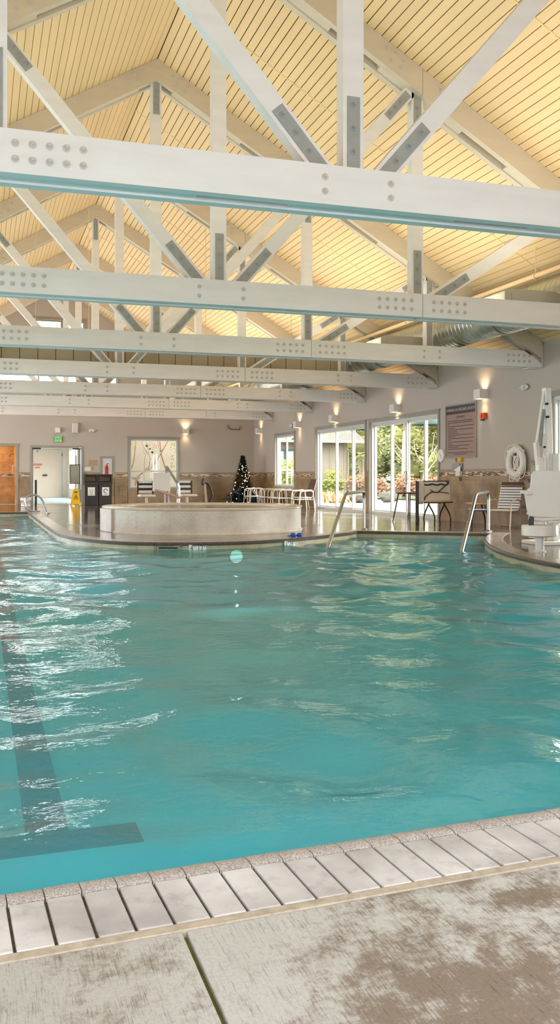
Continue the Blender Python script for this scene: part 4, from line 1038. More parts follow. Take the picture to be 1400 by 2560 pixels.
MB().lathe([(.001, -.037), (.145, -.037), (.145, -.035), (.001, -.035)], (XR - .001, 20.68, 1.64), 32, 'x').build('dial', M['paper'], ck)
mb = MB(); mb.bar((XR - .04, 20.68, 1.64), (XR - .04, 20.62, 1.56), .003, .010, (1, 0, 0)); mb.bar((XR - .04, 20.68, 1.64), (XR - .04, 20.74, 1.70), .003, .012, (1, 0, 0)); mb.build('hands', M['blackprint'], ck)
cb = thing('call_box', 'orange emergency call box on the wall right of the rules sign', 'call box', (XR, 18.58, 2.42))
MB().box(XR - .10, XR - .001, 18.49, 18.67, 2.43, 2.58).build('housing', M['orange'], cb, bevel=.008); MB().box(XR - .104, XR - .1, 18.555, 18.585, 2.46, 2.55).build('handle', M['blackprint'], cb); MB().box(XR - .06, XR - .001, 18.62, 18.70, 2.405, 2.43).build('bracket', M['black'], cb)
yb_ = thing('yellow_alarm', 'small yellow and red alarm box under the rules sign', 'alarm', (XR, 19.72, 1.46))
MB().box(XR - .08, XR - .001, 19.6, 19.76, 1.46, 1.56).build('housing', M['yellow'], yb_, bevel=.006); MB().box(XR - .085, XR - .001, 19.765, 19.835, 1.465, 1.555).build('button_plate', M['red'], yb_)
gb_ = thing('grey_junction_box', 'flat grey junction box on the wall under the yellow alarm', 'box', (XR, 19.83, 1.30))
MB().box(XR - .05, XR - .001, 19.60, 20.08, 1.31, 1.43).build('cover', M['steel_plate'], gb_, bevel=.004); MB().box(XR - .056, XR - .05, 19.66, 19.69, 1.38, 1.41).build('knob', M['black'], gb_)
db = thing('paper_dispenser', 'small white box with loose papers on the mosaic strip under the junction box', 'dispenser', (XR, 19.71, 1.12))
MB().box(XR - .10, XR - .021, 19.61, 19.81, 1.12, 1.235).build('box', M['white_plastic'], db, bevel=.006)
mb = MB(); mb.prism([(XR - .07, 19.62, 1.235), (XR - .07, 19.80, 1.235), (XR - .09, 19.92, 1.26), (XR - .08, 19.7, 1.34), (XR - .07, 19.62, 1.37)], (.004, 0, 0)); mb.build('paper', M['paper'], db)
tag(MB().box(XR - .03, XR - .016, 19.66, 19.76, 1.0, 1.09).build('wall_socket', M['brown_sling'], bevel=.004), 'small brown socket plate on the tile below the white dispenser box', 'socket')
# life ring with rope
rg = thing('life_ring', 'white life ring with loose rope hung on the right wall', 'life ring', (XR, 17.18, 1.05))
c = V((XR - .085, 17.18, 1.42)); mb = MB(); R1, r1 = .275, .085
pf = [(R1 + r1 * math.cos(q), r1 * .75 * math.sin(q)) for q in [2 * math.pi * i / 16 for i in range(17)]]
mb.lathe(pf, c, 48, 'x'); mb.build('ring', M['lift_white'], rg, smooth=True)
pts = []
for i in range(48):
    q = 2 * math.pi * i / 48; rr = R1 + r1 + .012 + .075 * max(0, math.sin(2 * q + .2)) ** 2; pts.append(c + V((-.02, rr * math.cos(q), rr * math.sin(q))))
MB().tube(pts, .011, 6, True).build('grab_line', M['rope'], rg, smooth=True)
for q in (45, 135, 225, 315):
    a = math.radians(q); mb = MB(); u = V((0, math.cos(a), math.sin(a))); mb.obox(c + u * R1, u * (r1 + .006), V((0, -u.z, u.y)) * .03, V((r1 * .78, 0, 0))); mb.build('band', M['rope'], rg, bevel=.02)
mb = MB(); pts = [c + V((.0, .11 * math.cos(q * 1.7) * (1 - q * .012), -.02 + .15 * math.sin(q * 1.3))) for q in [i * .35 for i in range(60)]]
mb.tube(pts, .010, 6); mb.build('coiled_rope', M['rope'], rg, smooth=True)
mb = MB(); mb.tube(catmull([c + V((-.03, .2, -.3)), c + V((-.04, .17, -.42)), c + V((-.05, .02, -.41)), c + V((-.05, -.04, -.35)), c + V((-.05, -.14, -.42)), c + V((-.03, -.22, -.3))], 6), .011, 6); mb.build('rope_tail', M['rope'], rg, smooth=True)
MB().tube([(XR - .014, 17.12, 1.74), (XR - .09, 17.12, 1.74), (XR - .1, 17.12, 1.79)], .012, 6).build('hook', M['dark_metal'], rg)
# reaching pole bracket
rp = thing('rescue_hook_bracket', 'dark wall bracket with a folded hook between the life ring and the pool lift', 'bracket', (XR, 16.5, 1.0))
mb = MB(); mb.tube(catmull([(XR - .02, 16.66, 1.42), (XR - .09, 16.56, 1.44), (XR - .1, 16.5, 1.38), (XR - .1, 16.5, 1.05), (XR - .06, 16.6, 1.0), (XR - .02, 16.7, 1.0)], 6), .02, 8); mb.build('hook', M['wood'], rp, smooth=True)
MB().box(XR - .12, XR - .02, 16.42, 16.56, 1.08, 1.34).build('grip', M['ductbox'], rp); MB().box(XR - .1, XR - .02, 16.4, 16.7, .98, 1.06).build('base_plate', M['black'], rp)

# ------------------------------------------------------------------ pool lift at right
LX, LY = 7.82, 11.57
pl = thing('pool_lift', 'white accessible pool lift chair on a round foot at the right pool edge', 'pool lift', (LX, LY, 0))
def lat(prof, x, y, z0, name, m, par=None, seg=40): return MB().lathe(prof, (x, y, z0), seg).build(name, m, par or pl, smooth=True)
lat([(.001, 0), (.09, 0), (.09, .012), (.065, .018), (.062, .26), (.001, .26)], LX, LY, .0, 'foot_post', M['lift_white'])
lat([(.001, .225), (.24, .225), (.262, .24), (.262, .37), (.25, .39), (.001, .40)], LX, LY, 0, 'round_footrest', M['lift_white'])
lat([(.001, .40), (.095, .40), (.095, .445), (.085, .452), (.001, .452)], LX, LY, 0, 'collar', M['lift_white'])
lat([(.001, .45), (.03, .45), (.03, .52), (.001, .52)], LX, LY, 0, 'spindle', M['lift_white'])
lat([(.001, 0), (.012, 0), (.018, .004), (.001, .006)], LX, LY, .07, 'bolt_head', M['black'], None, 12)
# chair faces away down the pool edge; back towards the camera
a = math.radians(-18); U = V((math.cos(a), math.sin(a), 0)); W = V((-math.sin(a), math.cos(a), 0))
B = V((LX + .065, LY - .10, 0))
def lp(u, w, z): return B + U * u + W * w + V((0, 0, z))
prof2d = [(-.27, .52), (-.30, .62), (-.335, .84), (-.345, .875), (-.25, .945), (-.235, 1.13), (-.20, 1.18), (-.15, 1.19), (.30, 1.19), (.36, 1.13), (.37, .93), (.44, .86), (.42, .62), (.40, .50)]
mb = MB(); mb.prism([lp(u, -.02, z) for u, z in prof2d], W * .05); mb.build('back_shell', M['lift_white'], pl, bevel=.018)
mb = MB(); mb.prism([lp(-.2, .0, .50), lp(.39, .0, .50), lp(.39, .40, .53), lp(-.2, .40, .53)], (0, 0, .045)); mb.build('seat', M['lift_white'], pl, bevel=.015)
for s, nm in ((-1, 'armrest'), (1, 'armrest')):
    u0 = -.24 if s < 0 else .42
    mb = MB(); mb.prism([lp(u0, -.06, .835), lp(u0, .30, .86), lp(u0, .30, .90), lp(u0, .0, .90), lp(u0, -.06, .875)], U * (.085 * s)); mb.build(nm, M['lift_white'], pl, bevel=.012)
mb = MB(); mb.tube(fillet([lp(-.26, .05, .50), lp(-.12, -.05, .47), lp(.1, -.06, .48), lp(.40, -.05, .50)], .08), .028, 10); mb.build('seat_tube', M['lift_white'], pl, smooth=True)
mb = MB(); mb.obox(lp(.16, -.03, .45), U * .17, W * .04, V((0, 0, .028))); mb.build('swivel_block', M['lift_white'], pl, bevel=.01)
mb = MB(); mb.cyl(lp(.24, -.09, .46), lp(.24, .05, .46), .04, .04, 16); mb.build('pivot_cap', M['black'], pl, smooth=True)
mb = MB(); mb.prism([lp(-.27, -.05, .53), lp(-.21, -.05, .51), lp(-.215, -.06, .36), (lp(-.24, -.06, .33)), lp(-.285, -.06, .33), lp(-.29, -.05, .46)], W * .012); mb.build('belt', M['black'], pl)
# mast, standing behind the chair on its own base
mx, my = 8.95, 12.75
MB().box(mx - .45, mx + .2, my - .25, my + .35, .0, .06).build('base_plate', M['lift_white'], pl, bevel=.01)
MB().box(mx - .22, mx - .12, my - .06, my + .08, .06, 1.55).build('mast', M['lift_white'], pl, bevel=.012)
mt = V((mx - .205, my, 2.55)); mb_ = V((mx - .165, my, 1.50))
MB().bar(mb_, mt, .11, .105, (0, 1, 0)).build('upper_mast', M['lift_white'], pl, bevel=.01)
lo_ = V((mx - .40, my, 1.62))
MB().bar(mt + V((-.05, 0, -.06)), lo_, .05, .022, (0, 1, 0)).build('linkage_arm', M['lift_white'], pl, bevel=.004)
MB().bar(mt + V((-.07, 0, -.35)), lo_ + V((.08, 0, -.02)), .05, .055, (0, 1, 0)).build('actuator', M['steel_plate'], pl, bevel=.008)
MB().bar(lo_ + V((.0, 0, .04)), V((mx - .36, my, 1.30)), .08, .07, (0, 1, 0)).build('hanging_arm', M['lift_white'], pl, bevel=.01)
mb = MB(); mb.prism([(mx - .31, my - .08, 1.80), (mx - .24, my - .08, 1.79), (mx - .225, my - .08, 1.6), (mx - .25, my - .08, 1.40), (mx - .30, my - .08, 1.46), (mx - .33, my - .08, 1.62)], (0, .02, 0)); mb.build('gusset', M['vinyl'], pl, bevel=.004)
for z, x in ((2.28, mx - .25), (2.07, mx - .235), (1.58, mx - .30)): MB().cyl((x, my - .10, z), (x, my - .05, z), .02, .02, 12).build('pin', M['black'], pl, smooth=True)
MB().box(mx - .385, mx - .27, my - .05, my + .05, .06, 1.42).build('lower_arm', M['lift_white'], pl, bevel=.01)
MB().box(mx - .14, mx - .03, my - .1, my + .1, .06, 1.48).build('battery_box', M['vinyl'], pl, bevel=.012)
bt = thing('white_canister', 'small white ribbed canister on the deck behind the pool lift', 'canister', (9.35, 13.9, 0))
MB().lathe([(.001, 0)] + [(.15 + .006 * (i % 2), .02 + i * .02) for i in range(14)] + [(.13, .31), (.001, .32)], (9.35, 13.9, 0), 28).build('drum', M['white_plastic'], bt, smooth=True)
MB().lathe([(.001, .32), (.06, .32), (.06, .35), (.001, .355)], (9.35, 13.9, 0), 16).build('lid', M['white_plastic'], bt, smooth=True)

# ------------------------------------------------------------------ spa lift and chairs behind the tub
sl = thing('spa_lift', 'white seat hoist with a bent mast standing behind the hot tub', 'spa lift', (4.35, 22.3, 0)); y = 22.3
MB().box(4.02, 4.46, y - .02, y + .02, .74, 1.20).build('seat_back', M['lift_white'], sl, bevel=.015)
mb = MB(); mb.prism([(4.08, y - .05, .76), (4.66, y - .3, .56), (4.68, y - .3, .60), (4.08, y - .05, .80)], (0, .35, 0)); mb.build('footrest', paint('pinkish_board', (186, 150, 128), .5, .06), sl, bevel=.006)
MB().bar((4.37, y + .06, 1.37), (4.375, y + .06, .82), .04, .05, (0, 1, 0)).build('mast', M['trim'], sl)
MB().bar((4.375, y + .06, 1.36), (4.66, y + .06, .92), .05, .06, (0, 1, 0)).build('boom', M['trim'], sl, bevel=.01)
MB().tube(fillet([(4.65, y + .06, .94), (4.68, y + .06, .8), (4.66, y + .06, .002)], .06), .045, 10).build('column', M['steel'], sl, smooth=True)
for x in (4.33, 4.42): MB().cyl((x, y, 0), (x, y, .76), .022, .022, 10).build('leg', M['lift_white'], sl, smooth=True)
def ped_chair(x, y, rz, lb):
    t = thing('pedestal_chair', lb, 'chair', (x, y, 0), rz, 'white strap chairs behind the hot tub')
    mb = MB(); mb.cyl((0, 0, .02), (0, 0, .60), .035, .03, 12); mb.build('pedestal', M['tan_metal'], t, smooth=True, world=False)
    MB().cyl((0, 0, 0), (0, 0, .03), .22, .2, 20).build('base', M['tan_metal'], t, world=False)
    MB().box(-.20, .20, -.24, .2, .60, .66).build('seat', M['strap_white'], t, bevel=.025, world=False)
    a_ = MB(); b_ = MB()
    for i in range(5): (a_ if i % 2 else b_).box(-.17, .17, .19, .215, .70 + i * .062, .755 + i * .062)
    a_.build('back_straps', M['dark_metal'], t, world=False); b_.build('back_band', M['strap_white'], t, world=False)
    for s in (-1, 1): MB().box(s * .19 - .015, s * .19 + .015, .17, .22, .62, 1.0).build('back_post', M['dark_metal'], t, world=False)
    return t
c0 = ped_chair(3.92, 22.6, 0, 'white strap chair behind the hot tub, left of the seat hoist')
dup(c0, (4.98, 22.75, 0), math.radians(8), 'white strap chair behind the hot tub, right of the seat hoist')
fc = thing('folded_sling_chair', 'folded dark sling chair standing behind the hot tub', 'folding chair', (5.5, 23, 0)); y = 23
mb = MB(); mb.tube(catmull([(5.46, y, 1.06), (5.43, y, .95), (5.46, y, .90), (5.56, y, .93), (5.66, y, .78), (5.70, y, .62), (5.62, y, .40), (5.6, y, 0)], 6), .022, 8); mb.build('rear_tube', M['dark_metal'], fc, smooth=True)
MB().bar((5.50, y, .92), (5.58, y, .0), .05, .05, (0, 1, 0)).build('front_leg', M['tan_metal'], fc)
mb = MB(); mb.prism([(5.53, y - .01, .93), (5.62, y - .01, .84), (5.72, y - .01, .64), (5.68, y - .01, .5), (5.60, y - .01, .42)], (0, .04, 0)); mb.build('sling', M['brown_sling'], fc)
gr_ = thing('spa_grab_loop', 'small dark grab loop behind the hot tub, left of the decorated tree', 'handrail', (5.82, 22, 0))
MB().tube(fillet([(5.77, 21.9, 0), (5.77, 21.9, .62), (5.86, 21.9, .66), (5.90, 21.9, .58), (5.90, 21.9, 0)], .05), .018, 8).build('loop', M['dark_metal'], gr_, smooth=True)
MB().tube([(5.70, 21.9, .56), (5.92, 21.9, .55)], .012, 6).build('cross_bar', M['dark_metal'], gr_)

# ------------------------------------------------------------------ Christmas tree
TX, TY = 10.12, 35.7
ct = thing('christmas_tree', 'dark decorated Christmas tree with small lights in the far corner', 'Christmas tree', (TX, TY, 0))
def needles(name, mname, z0, z1, rf, n, seed):
    r_ = random.Random(seed); mb = MB()
    for i in range(n):
        z = r_.uniform(z0, z1); rad = rf(z); q = r_.uniform(0, 2 * math.pi); t = r_.random() ** .5
        tier = 1 - .35 * ((z * 5.2) % 1.)
        d = V((math.cos(q), math.sin(q), 0)); p = V((TX, TY, z)) + d * rad * t * tier * .8
        e = p + d * r_.uniform(.08, .2) * (1.35 - z * .4) + V((0, 0, r_.uniform(-.09, .03))); sdir = V((-d.y, d.x, r_.uniform(-.5, .5))) * r_.uniform(.02, .05)
        mb.add([p - sdir, p + sdir, e], [(0, 1, 2)])
    return mb.build(name, M[mname], ct, recalc=False)
prof_r = lambda z: max(.02, .46 * (2.02 - z) / 1.5)
needles('upper_branches', 'needles', 1.2, 1.95, prof_r, 2200, 1); needles('middle_branches', 'brown_needles', .72, 1.25, prof_r, 2600, 2)
needles('lower_branches', 'skirt', .03, .78, lambda z: .76 - .52 * z, 5200, 3)
MB().cyl((TX, TY, 0), (TX, TY, 1.98), .03, .008, 8).build('trunk', M['bark'], ct)
MB().lathe([(.02, 1.3), (.10, 1.15), (.2, .7), (.38, .25), (.44, .05), (.02, .03)], (TX, TY, 0), 20).build('inner_core', M['needles'], ct, smooth=True)
lm = MB(); lm.sphere((0, 0, 0), .016, 8, 6); lme = lm.mesh('fairy_light'); lme.materials.append(M['bulb'])
for i in range(64):
    z = .07 + 1.55 * (i / 64.) ** 1.15; q = math.radians(270) + rnd.uniform(-1.35, 1.35); rr = (prof_r(z) if z > .72 else .76 - .52 * z) * 1.02
    o = bpy.data.objects.new('fairy_light', lme); COL.objects.link(o); o.parent = ct; o.location = (rr * math.cos(q), rr * math.sin(q), z + rnd.uniform(-.04, .04)); s = rnd.uniform(.7, 1.4); o.scale = (s, s, s)
ub = thing('black_bag', 'shiny black bag with white piping leaning at the right of the Christmas tree', 'bag', (10.45, 34.6, 0))
mb = MB(); mb.sphere((10.3, 34.7, .27), 1., 18, 12, (.27, .22, .27)); mb.build('body', M['bag'], ub, smooth=True)
mb = MB(); mb.prism([(10.16, 34.5, .56), (10.22, 34.5, .60), (10.66, 34.4, .06), (10.52, 34.4, .02)], (0, .03, 0)); mb.build('flap', M['bag'], ub)
for s in (0, .05): MB().tube([(10.17 + s, 34.49, .56 + s * .3), (10.54 + s, 34.39, .06 + s * .4)], .009, 6).build('piping', M['lift_white'], ub)
uf = thing('folded_parasol', 'dark folded parasol lying at the left of the Christmas tree', 'parasol', (9.5, 35.2, 0))
MB().cyl((9.42, 34.95, .40), (9.80, 34.95, .62), .02, .07, 10).build('canopy', M['bag'], uf, smooth=True); MB().cyl((9.40, 34.95, .39), (9.44, 34.95, .41), .012).build('tip', M['lift_white'], uf)
MB().cyl((9.80, 34.95, .62), (9.7, 34.9, .0), .012, .012, 8).build('pole', M['dark_metal'], uf)

# ------------------------------------------------------------------ outside
G = MB(); G.add([(XR + .25, -20, -.06), (60, -20, -.06), (60, 160, -.06), (XR + .25, 160, -.06)], [(0, 1, 2, 3)]); struct(G, 'trim_20', M['patio'], recalc=False)
G = MB(); G.add([(25.5, 20, -.03), (90, 20, -.03), (90, 160, -.03), (19.5, 160, -.03), (19.6, 44, -.03)], [(0, 1, 2, 3, 4)]); struct(G, 'trim_21', M['grass'], recalc=False)
G = MB(); G.add([(-30, Y1 + .25, -.06), (XR + .25, Y1 + .25, -.06), (XR + .25, 160, -.06), (-30, 160, -.06)], [(0, 1, 2, 3)]); struct(G, 'trim_22', M['patio'], recalc=False)

def leaves(mb, c, rad, n, size, r_, flat=.8):
    c = V(c)
    for i in range(n):
        d = V((r_.gauss(0, 1), r_.gauss(0, 1), r_.gauss(0, 1))).normalized(); t = r_.random() ** .45
        p = c + V((d.x * rad, d.y * rad, d.z * rad * flat)) * t
        a = V((r_.gauss(0, 1), r_.gauss(0, 1), r_.gauss(0, .7))).normalized() * size * r_.uniform(.6, 1.3); b = a.orthogonal().normalized() * size * r_.uniform(.35, .7)
        mb.add([p - a, p + b * .6, p + a, p - b * .6], [(0, 1, 2, 3)])
def tree(name, lb, x, y, h, rad, leafm, seed, n=1400, size=.28, trunk=.22, barkm='bark', group='trees beyond the patio', low=.25, cat='tree'):
    r_ = random.Random(seed); t = thing(name, lb, cat, (x, y, -.03), 0, group)
    tr = MB(); tr.tube([(x, y, -.03), (x + r_.uniform(-.2, .2), y, h * .4), (x + r_.uniform(-.3, .3), y, h * .92)], trunk, 8, rr=[trunk, trunk * .8, trunk * .2])
    for i in range(6):
        z = h * r_.uniform(.3, .8); q = r_.uniform(0, 6.28); tr.tube([(x, y, z), (x + rad * .7 * math.cos(q), y + rad * .7 * math.sin(q), z + h * .1)], trunk * .2, 5, rr=[trunk * .3, trunk * .08])
    tr.build('trunk', M[barkm], t, smooth=True)
    cr = MB(); m = 16
    for i in range(m):
        z = h * (low + (1 - low) * i / m); k = math.sin(math.pi * (.18 + .8 * i / m)); q = r_.uniform(0, 6.28); o = rad * k * .55
        cr.sphere((x + o * math.cos(q), y + o * math.sin(q), z), 1., 9, 6, tuple(rad * (.42 + .2 * k) * f for f in (.62, .62, .46)))
        leaves(cr, (x + o * math.cos(q), y + o * math.sin(q), z), rad * (.42 + .2 * k), n // m, size, r_)
    cr.build('crown', M[leafm], t, recalc=False)
# trees behind the patio: seen through the sliding doors
tree('pine_tree', 'tall yellow green pine behind the building corner, seen through the farther sliding door', 27.0, 62.7, 15, 4.4, 'leaf_pine', 3, 9000, .26)
tree('pine_tree', 'green pine at the left of the nearer sliding door view', 27.2, 53.1, 13, 3.5, 'leaf_pine', 4, 9000, .19, low=.12)
tree('pine_tree', 'dark trunked pine in the middle of the nearer sliding door view', 24.9, 44.5, 12, 3.1, 'leaf_pine', 5, 9000, .18, .34, low=.16)
tree('pine_tree', 'green pine at the right of the nearer sliding door view', 25.0, 38.2, 11, 3.0, 'leaf_pine', 6, 9000, .17, .26, low=.08)
tree('dark_tree', 'dark green tree deep behind the pines', 37, 74, 17, 6.2, 'leaf_dark', 7, 6000, .36, low=.05)
tree('dark_tree', 'dark green tree behind the rust coloured hedge', 54, 87.7, 19, 7.5, 'leaf_dark', 8, 6000, .36, low=.05)
tree('dark_tree', 'dark green tree at the far right of the view through the glass', 48, 68, 17, 6.4, 'leaf_dark', 9, 6000, .36, low=.04)
tree('dark_tree', 'dark green tree seen past the roof edge of the outside building', 36, 88, 18, 6.4, 'leaf_dark', 10, 6000, .36, low=.05)
tree('birch_tree', 'pale leafless birch seen through the nearer sliding door', 20.9, 43.0, 6, .7, 'leaf_pine', 12, 120, .12, .16, 'bark_pale', None, .6)
bb = thing('bare_tree', 'bare white forked tree in front of the pines', 'tree', (21.0, 41.2, -.03))
mb = MB()
for pts in ([(0, 0, -.03), (.1, 0, 1.2), (.5, 0, 2.1), (.75, .1, 3.3)], [(.08, 0, 1.0), (.55, .1, 1.6), (1.1, .2, 2.2), (1.5, .2, 3.2)], [(.3, 0, 1.6), (-.3, 0, 2.2), (-.45, 0, 3.)], [(.9, .1, 2.0), (1.5, .2, 2.3)], [(.55, 0, 2.2), (1.0, 0, 2.9)]):
    q = catmull([(21.0 + a, 41.2 + b, c) for a, b, c in pts], 4); mb.tube(q, .05, 6, rr=[.038 * (1 - .75 * i / len(q)) for i in range(len(q))])
mb.build('branches', M['bark_pale'], bb, smooth=True)
def bush(name, lb, x, y, rad, h, leafm, seed, n=700, size=.12, cat='bush', group=None):
    r_ = random.Random(seed); t = thing(name, lb, cat, (x, y, -.04), 0, group); mb = MB()
    for i in range(9):
        q = r_.uniform(0, 6.28); o = rad * r_.uniform(.1, .65); leaves(mb, (x + o * math.cos(q), y + o * math.sin(q), h * r_.uniform(.3, .68)), min(rad, h) * .5, n // 9, size, r_)
    mb.build('twigs', M[leafm], t, recalc=False)
    st_ = MB()
    for i in range(5): st_.cyl((x + r_.uniform(-.1, .1), y + r_.uniform(-.1, .1), -.04), (x + r_.uniform(-.4, .4) * rad, y + r_.uniform(-.4, .4) * rad, h * .6), .02, .008, 5)
    st_.build('stems', M['bark'], t)
bush('rust_bush', 'rust brown bush seen through the right part of the farther sliding door', 19.0, 43.4, 1.3, 1.35, 'leaf_rust', 21, 900, .14, group='rust coloured bushes outside')
bush('rust_bush', 'rust brown bush at the left of the nearer sliding door view', 20.2, 41.4, 1.12, 1.4, 'leaf_rust', 22, 900, .13, group='rust coloured bushes outside')
bush('rust_bush', 'rust brown bush in the middle of the nearer sliding door view', 21.1, 39.6, 1.12, 1.35, 'leaf_rust', 23, 900, .13, group='rust coloured bushes outside')
bush('rust_bush', 'rust brown bush behind the cream backed bench', 21.4, 37.4, 1.12, 1.3, 'leaf_rust', 24, 900, .13, group='rust coloured bushes outside')
bush('rust_bush', 'rust brown bush at the right end of the bush row', 21.8, 35.4, 1.12, 1.2, 'leaf_rust', 25, 900, .13, group='rust coloured bushes outside')
bush('yellow_shrub', 'yellow green shrub against the outside building wall', 17.9, 44.9, .8, 2.3, 'leaf_yellow', 26, 500, .10)
bush('yellow_shrub', 'bright yellow green shrub outside the small window', 14.3, 42.6, 1.0, 2.5, 'leaf_yellow', 27, 900, .11)
bush('yellow_shrub', 'yellow shrub at the corner downspout of the outside building', 19.4, 45.8, .5, 1.5, 'leaf_yellow', 28, 300, .09)
hg = thing('clipped_hedge', 'low clipped green hedge in front of the outside building', 'hedge', (16.6, 43.2, -.04))
r_ = random.Random(31); mb = MB()
for i in range(2600): 
    p = V((r_.uniform(15.6, 17.5), r_.uniform(42.9, 43.6), r_.uniform(0, .95))); a = V((r_.gauss(0, 1), r_.gauss(0, 1), r_.gauss(0, 1))).normalized() * .07; b = a.orthogonal() * .6; mb.add([p - a, p + b, p + a, p - b], [(0, 1, 2, 3)])
mb.build('leaves', M['leaf_yellow'], hg, recalc=False); MB().box(15.7, 17.4, 43.0, 43.5, -.04, .85).build('inner_mass', M['leaf_dark'], hg)
rk = thing('patio_planting', 'heap of dry brown plants on the patio outside the farther sliding door', 'plants', (15.1, 38.4, -.05)); r_ = random.Random(41); mb = MB()
for i in range(420):
    p = V((15.1 + r_.gauss(0, .45), 38.4 + r_.gauss(0, .45), -.05)); q = p + V((r_.gauss(0, .22), r_.gauss(0, .22), r_.uniform(.15, .6))); s = V((q.y - p.y, p.x - q.x, 0)) * .12 + V((.01, 0, 0)); mb.add([p - s, p + s, q], [(0, 1, 2)])
mb.build('stalks', M['wood'], rk, recalc=False)
for (x, y, r, lb) in ((17.6, 37.8, .34, 'grey boulder outside, left in the nearer sliding door view'), (16.0, 37.6, .34, 'grey boulder outside seen beside the handrail top')):
    mb = MB(); mb.sphere((x, y, r * .5), 1., 14, 10, (r * 1.2, r, r * .8)); r_ = random.Random(int(x * 10))
    for v_ in mb.v: v_ += V((r_.uniform(-.05, .05), r_.uniform(-.05, .05), r_.uniform(-.05, .05)))
    tag(mb.build('boulder', M['rock'], smooth=True), lb, 'rock')
# patio chairs outside
pc = thing('patio_armchair', 'dark outdoor armchair on the patio, left one of two', 'chair', (17.0, 40.4, -.05), 0, 'dark outdoor armchairs')
for sx in (-1, 1):
    for sy in (-1, 1): MB().cyl((sx * .27, sy * .25, 0), (sx * .27, sy * .25, .62 if sy < 0 else .9), .016, .016, 6).build('leg', M['dark_metal'], pc, world=False)
mb = MB()
for i in range(6): mb.cyl((-.22 + i * .088, .25, .42), (-.22 + i * .088, .25, .9), .008, .008, 5)
mb.cyl((-.27, .25, .9), (.27, .25, .9), .014, .014, 6); mb.build('backrest', M['dark_metal'], pc, world=False)
MB().box(-.27, .27, -.25, .25, .41, .44).build('seat', M['dark_metal'], pc, world=False); MB().box(-.3, -.25, -.27, .25, .62, .64).build('armrest', M['dark_metal'], pc, world=False); MB().box(.25, .3, -.27, .25, .62, .64).build('armrest', M['dark_metal'], pc, world=False)
dup(pc, (17.75, 40.6, -.05), math.radians(20), 'dark outdoor armchair on the patio, right one of two')
# outside building
bd = thing('outside_building', 'tan sided building with a shingle roof and green trimmed window across the patio', 'building', (16, 46.4, -.05))
MB().box(10.5, 19.1, 46.4, 54, -.05, 3.35).build('wall', M['siding'], bd)
mb = MB()
x = 10.5
while x < 19.1: mb.box(x, x + .05, 46.37, 46.4, -.05, 3.3); x += .42
mb.build('battens', M['siding'], bd)
mb = MB(); mb.add([(9.5, 45.6, 3.05), (19.9, 45.6, 3.05), (18.4, 50.2, 5.9), (9.5, 50.2, 5.9), (9.5, 54.8, 3.05), (19.9, 54.8, 3.05)], [(0, 1, 2, 3), (3, 2, 5, 4), (1, 5, 2)]); mb.build('roof', M['shingle'], bd, recalc=False)
MB().box(9.5, 19.95, 45.52, 45.62, 2.93, 3.07).build('gutter', M['siding_pale'], bd); MB().box(9.5, 19.8, 45.6, 46.4, 3.0, 3.04).build('soffit', M['siding_pale'], bd)
MB().tube(fillet([(19.6, 45.6, 2.95), (19.55, 45.7, 2.8), (19.12, 46.3, 2.5), (19.12, 46.33, 0)], .12), .05, 8).build('downspout', M['siding'], bd, smooth=True)
wn = MB(); rect_frame(wn, 'y', 46.37, -.04, .02, 14.9, 16.1, .9, 2.6, .12); wf_ = wn.build('window_trim', M['greentrim'], bd); MB().box(15.02, 15.98, 46.36, 46.37, 1.02, 2.48).build('pane', M['steel_plate'], wf_)
MB().box(15.42, 15.58, 46.33, 46.36, 1.0, 2.5).build('mullion', M['greentrim'], wf_)
# porch rail outside the small window
prl = thing('porch_rail', 'grey porch railing outside the small window', 'railing', (13.0, 36.6, -.05)); mb = MB()
mb.bar((12.2, 37.2, 1.40), (14.0, 37.2, 1.40), .06, .07, (0, 1, 0)); mb.bar((12.2, 37.2, .5), (14.0, 37.2, .5), .05, .05, (0, 1, 0)); mb.build('top_rail', M['trim'], prl)
for i in range(8): MB().cyl((12.25 + i * .24, 37.2, -.05), (12.25 + i * .24, 37.2, 1.40), .024, .024, 6).build('baluster', M['trim'], prl)
# green barn lamps outside over the doors
def barn(x, y, z, lb):
    t = thing('barn_lamp', lb, 'lamp', (x, y, z), 0, 'green barn lamps outside')
    MB().lathe([(.03, .30), (.09, .27), (.30, .16), (.50, .03), (.52, 0), (.49, .01), (.28, .13), (.03, .22)], (x, y, z), 28).build('shade', M['greenlamp'], t, smooth=True)
    MB().tube(fillet([(x, y, z + .28), (x, y, z + .55), (x - .9, y, z + .6), (XR + .22, y, z + .4)], .2), .02, 8).build('arm', M['greenlamp'], t, smooth=True)
    MB().sphere((x, y, z + .1), .07, 10, 8).build('bulb', M['paper'], t, smooth=True)
barn(12.5, 29.1, 2.72, 'green barn lamp outside at the top of the farther sliding door')
barn(12.5, 24.1, 2.62, 'green barn lamp outside at the top of the nearer sliding door')
barn(12.5, 35.0, 2.62, 'green barn lamp outside the small window')
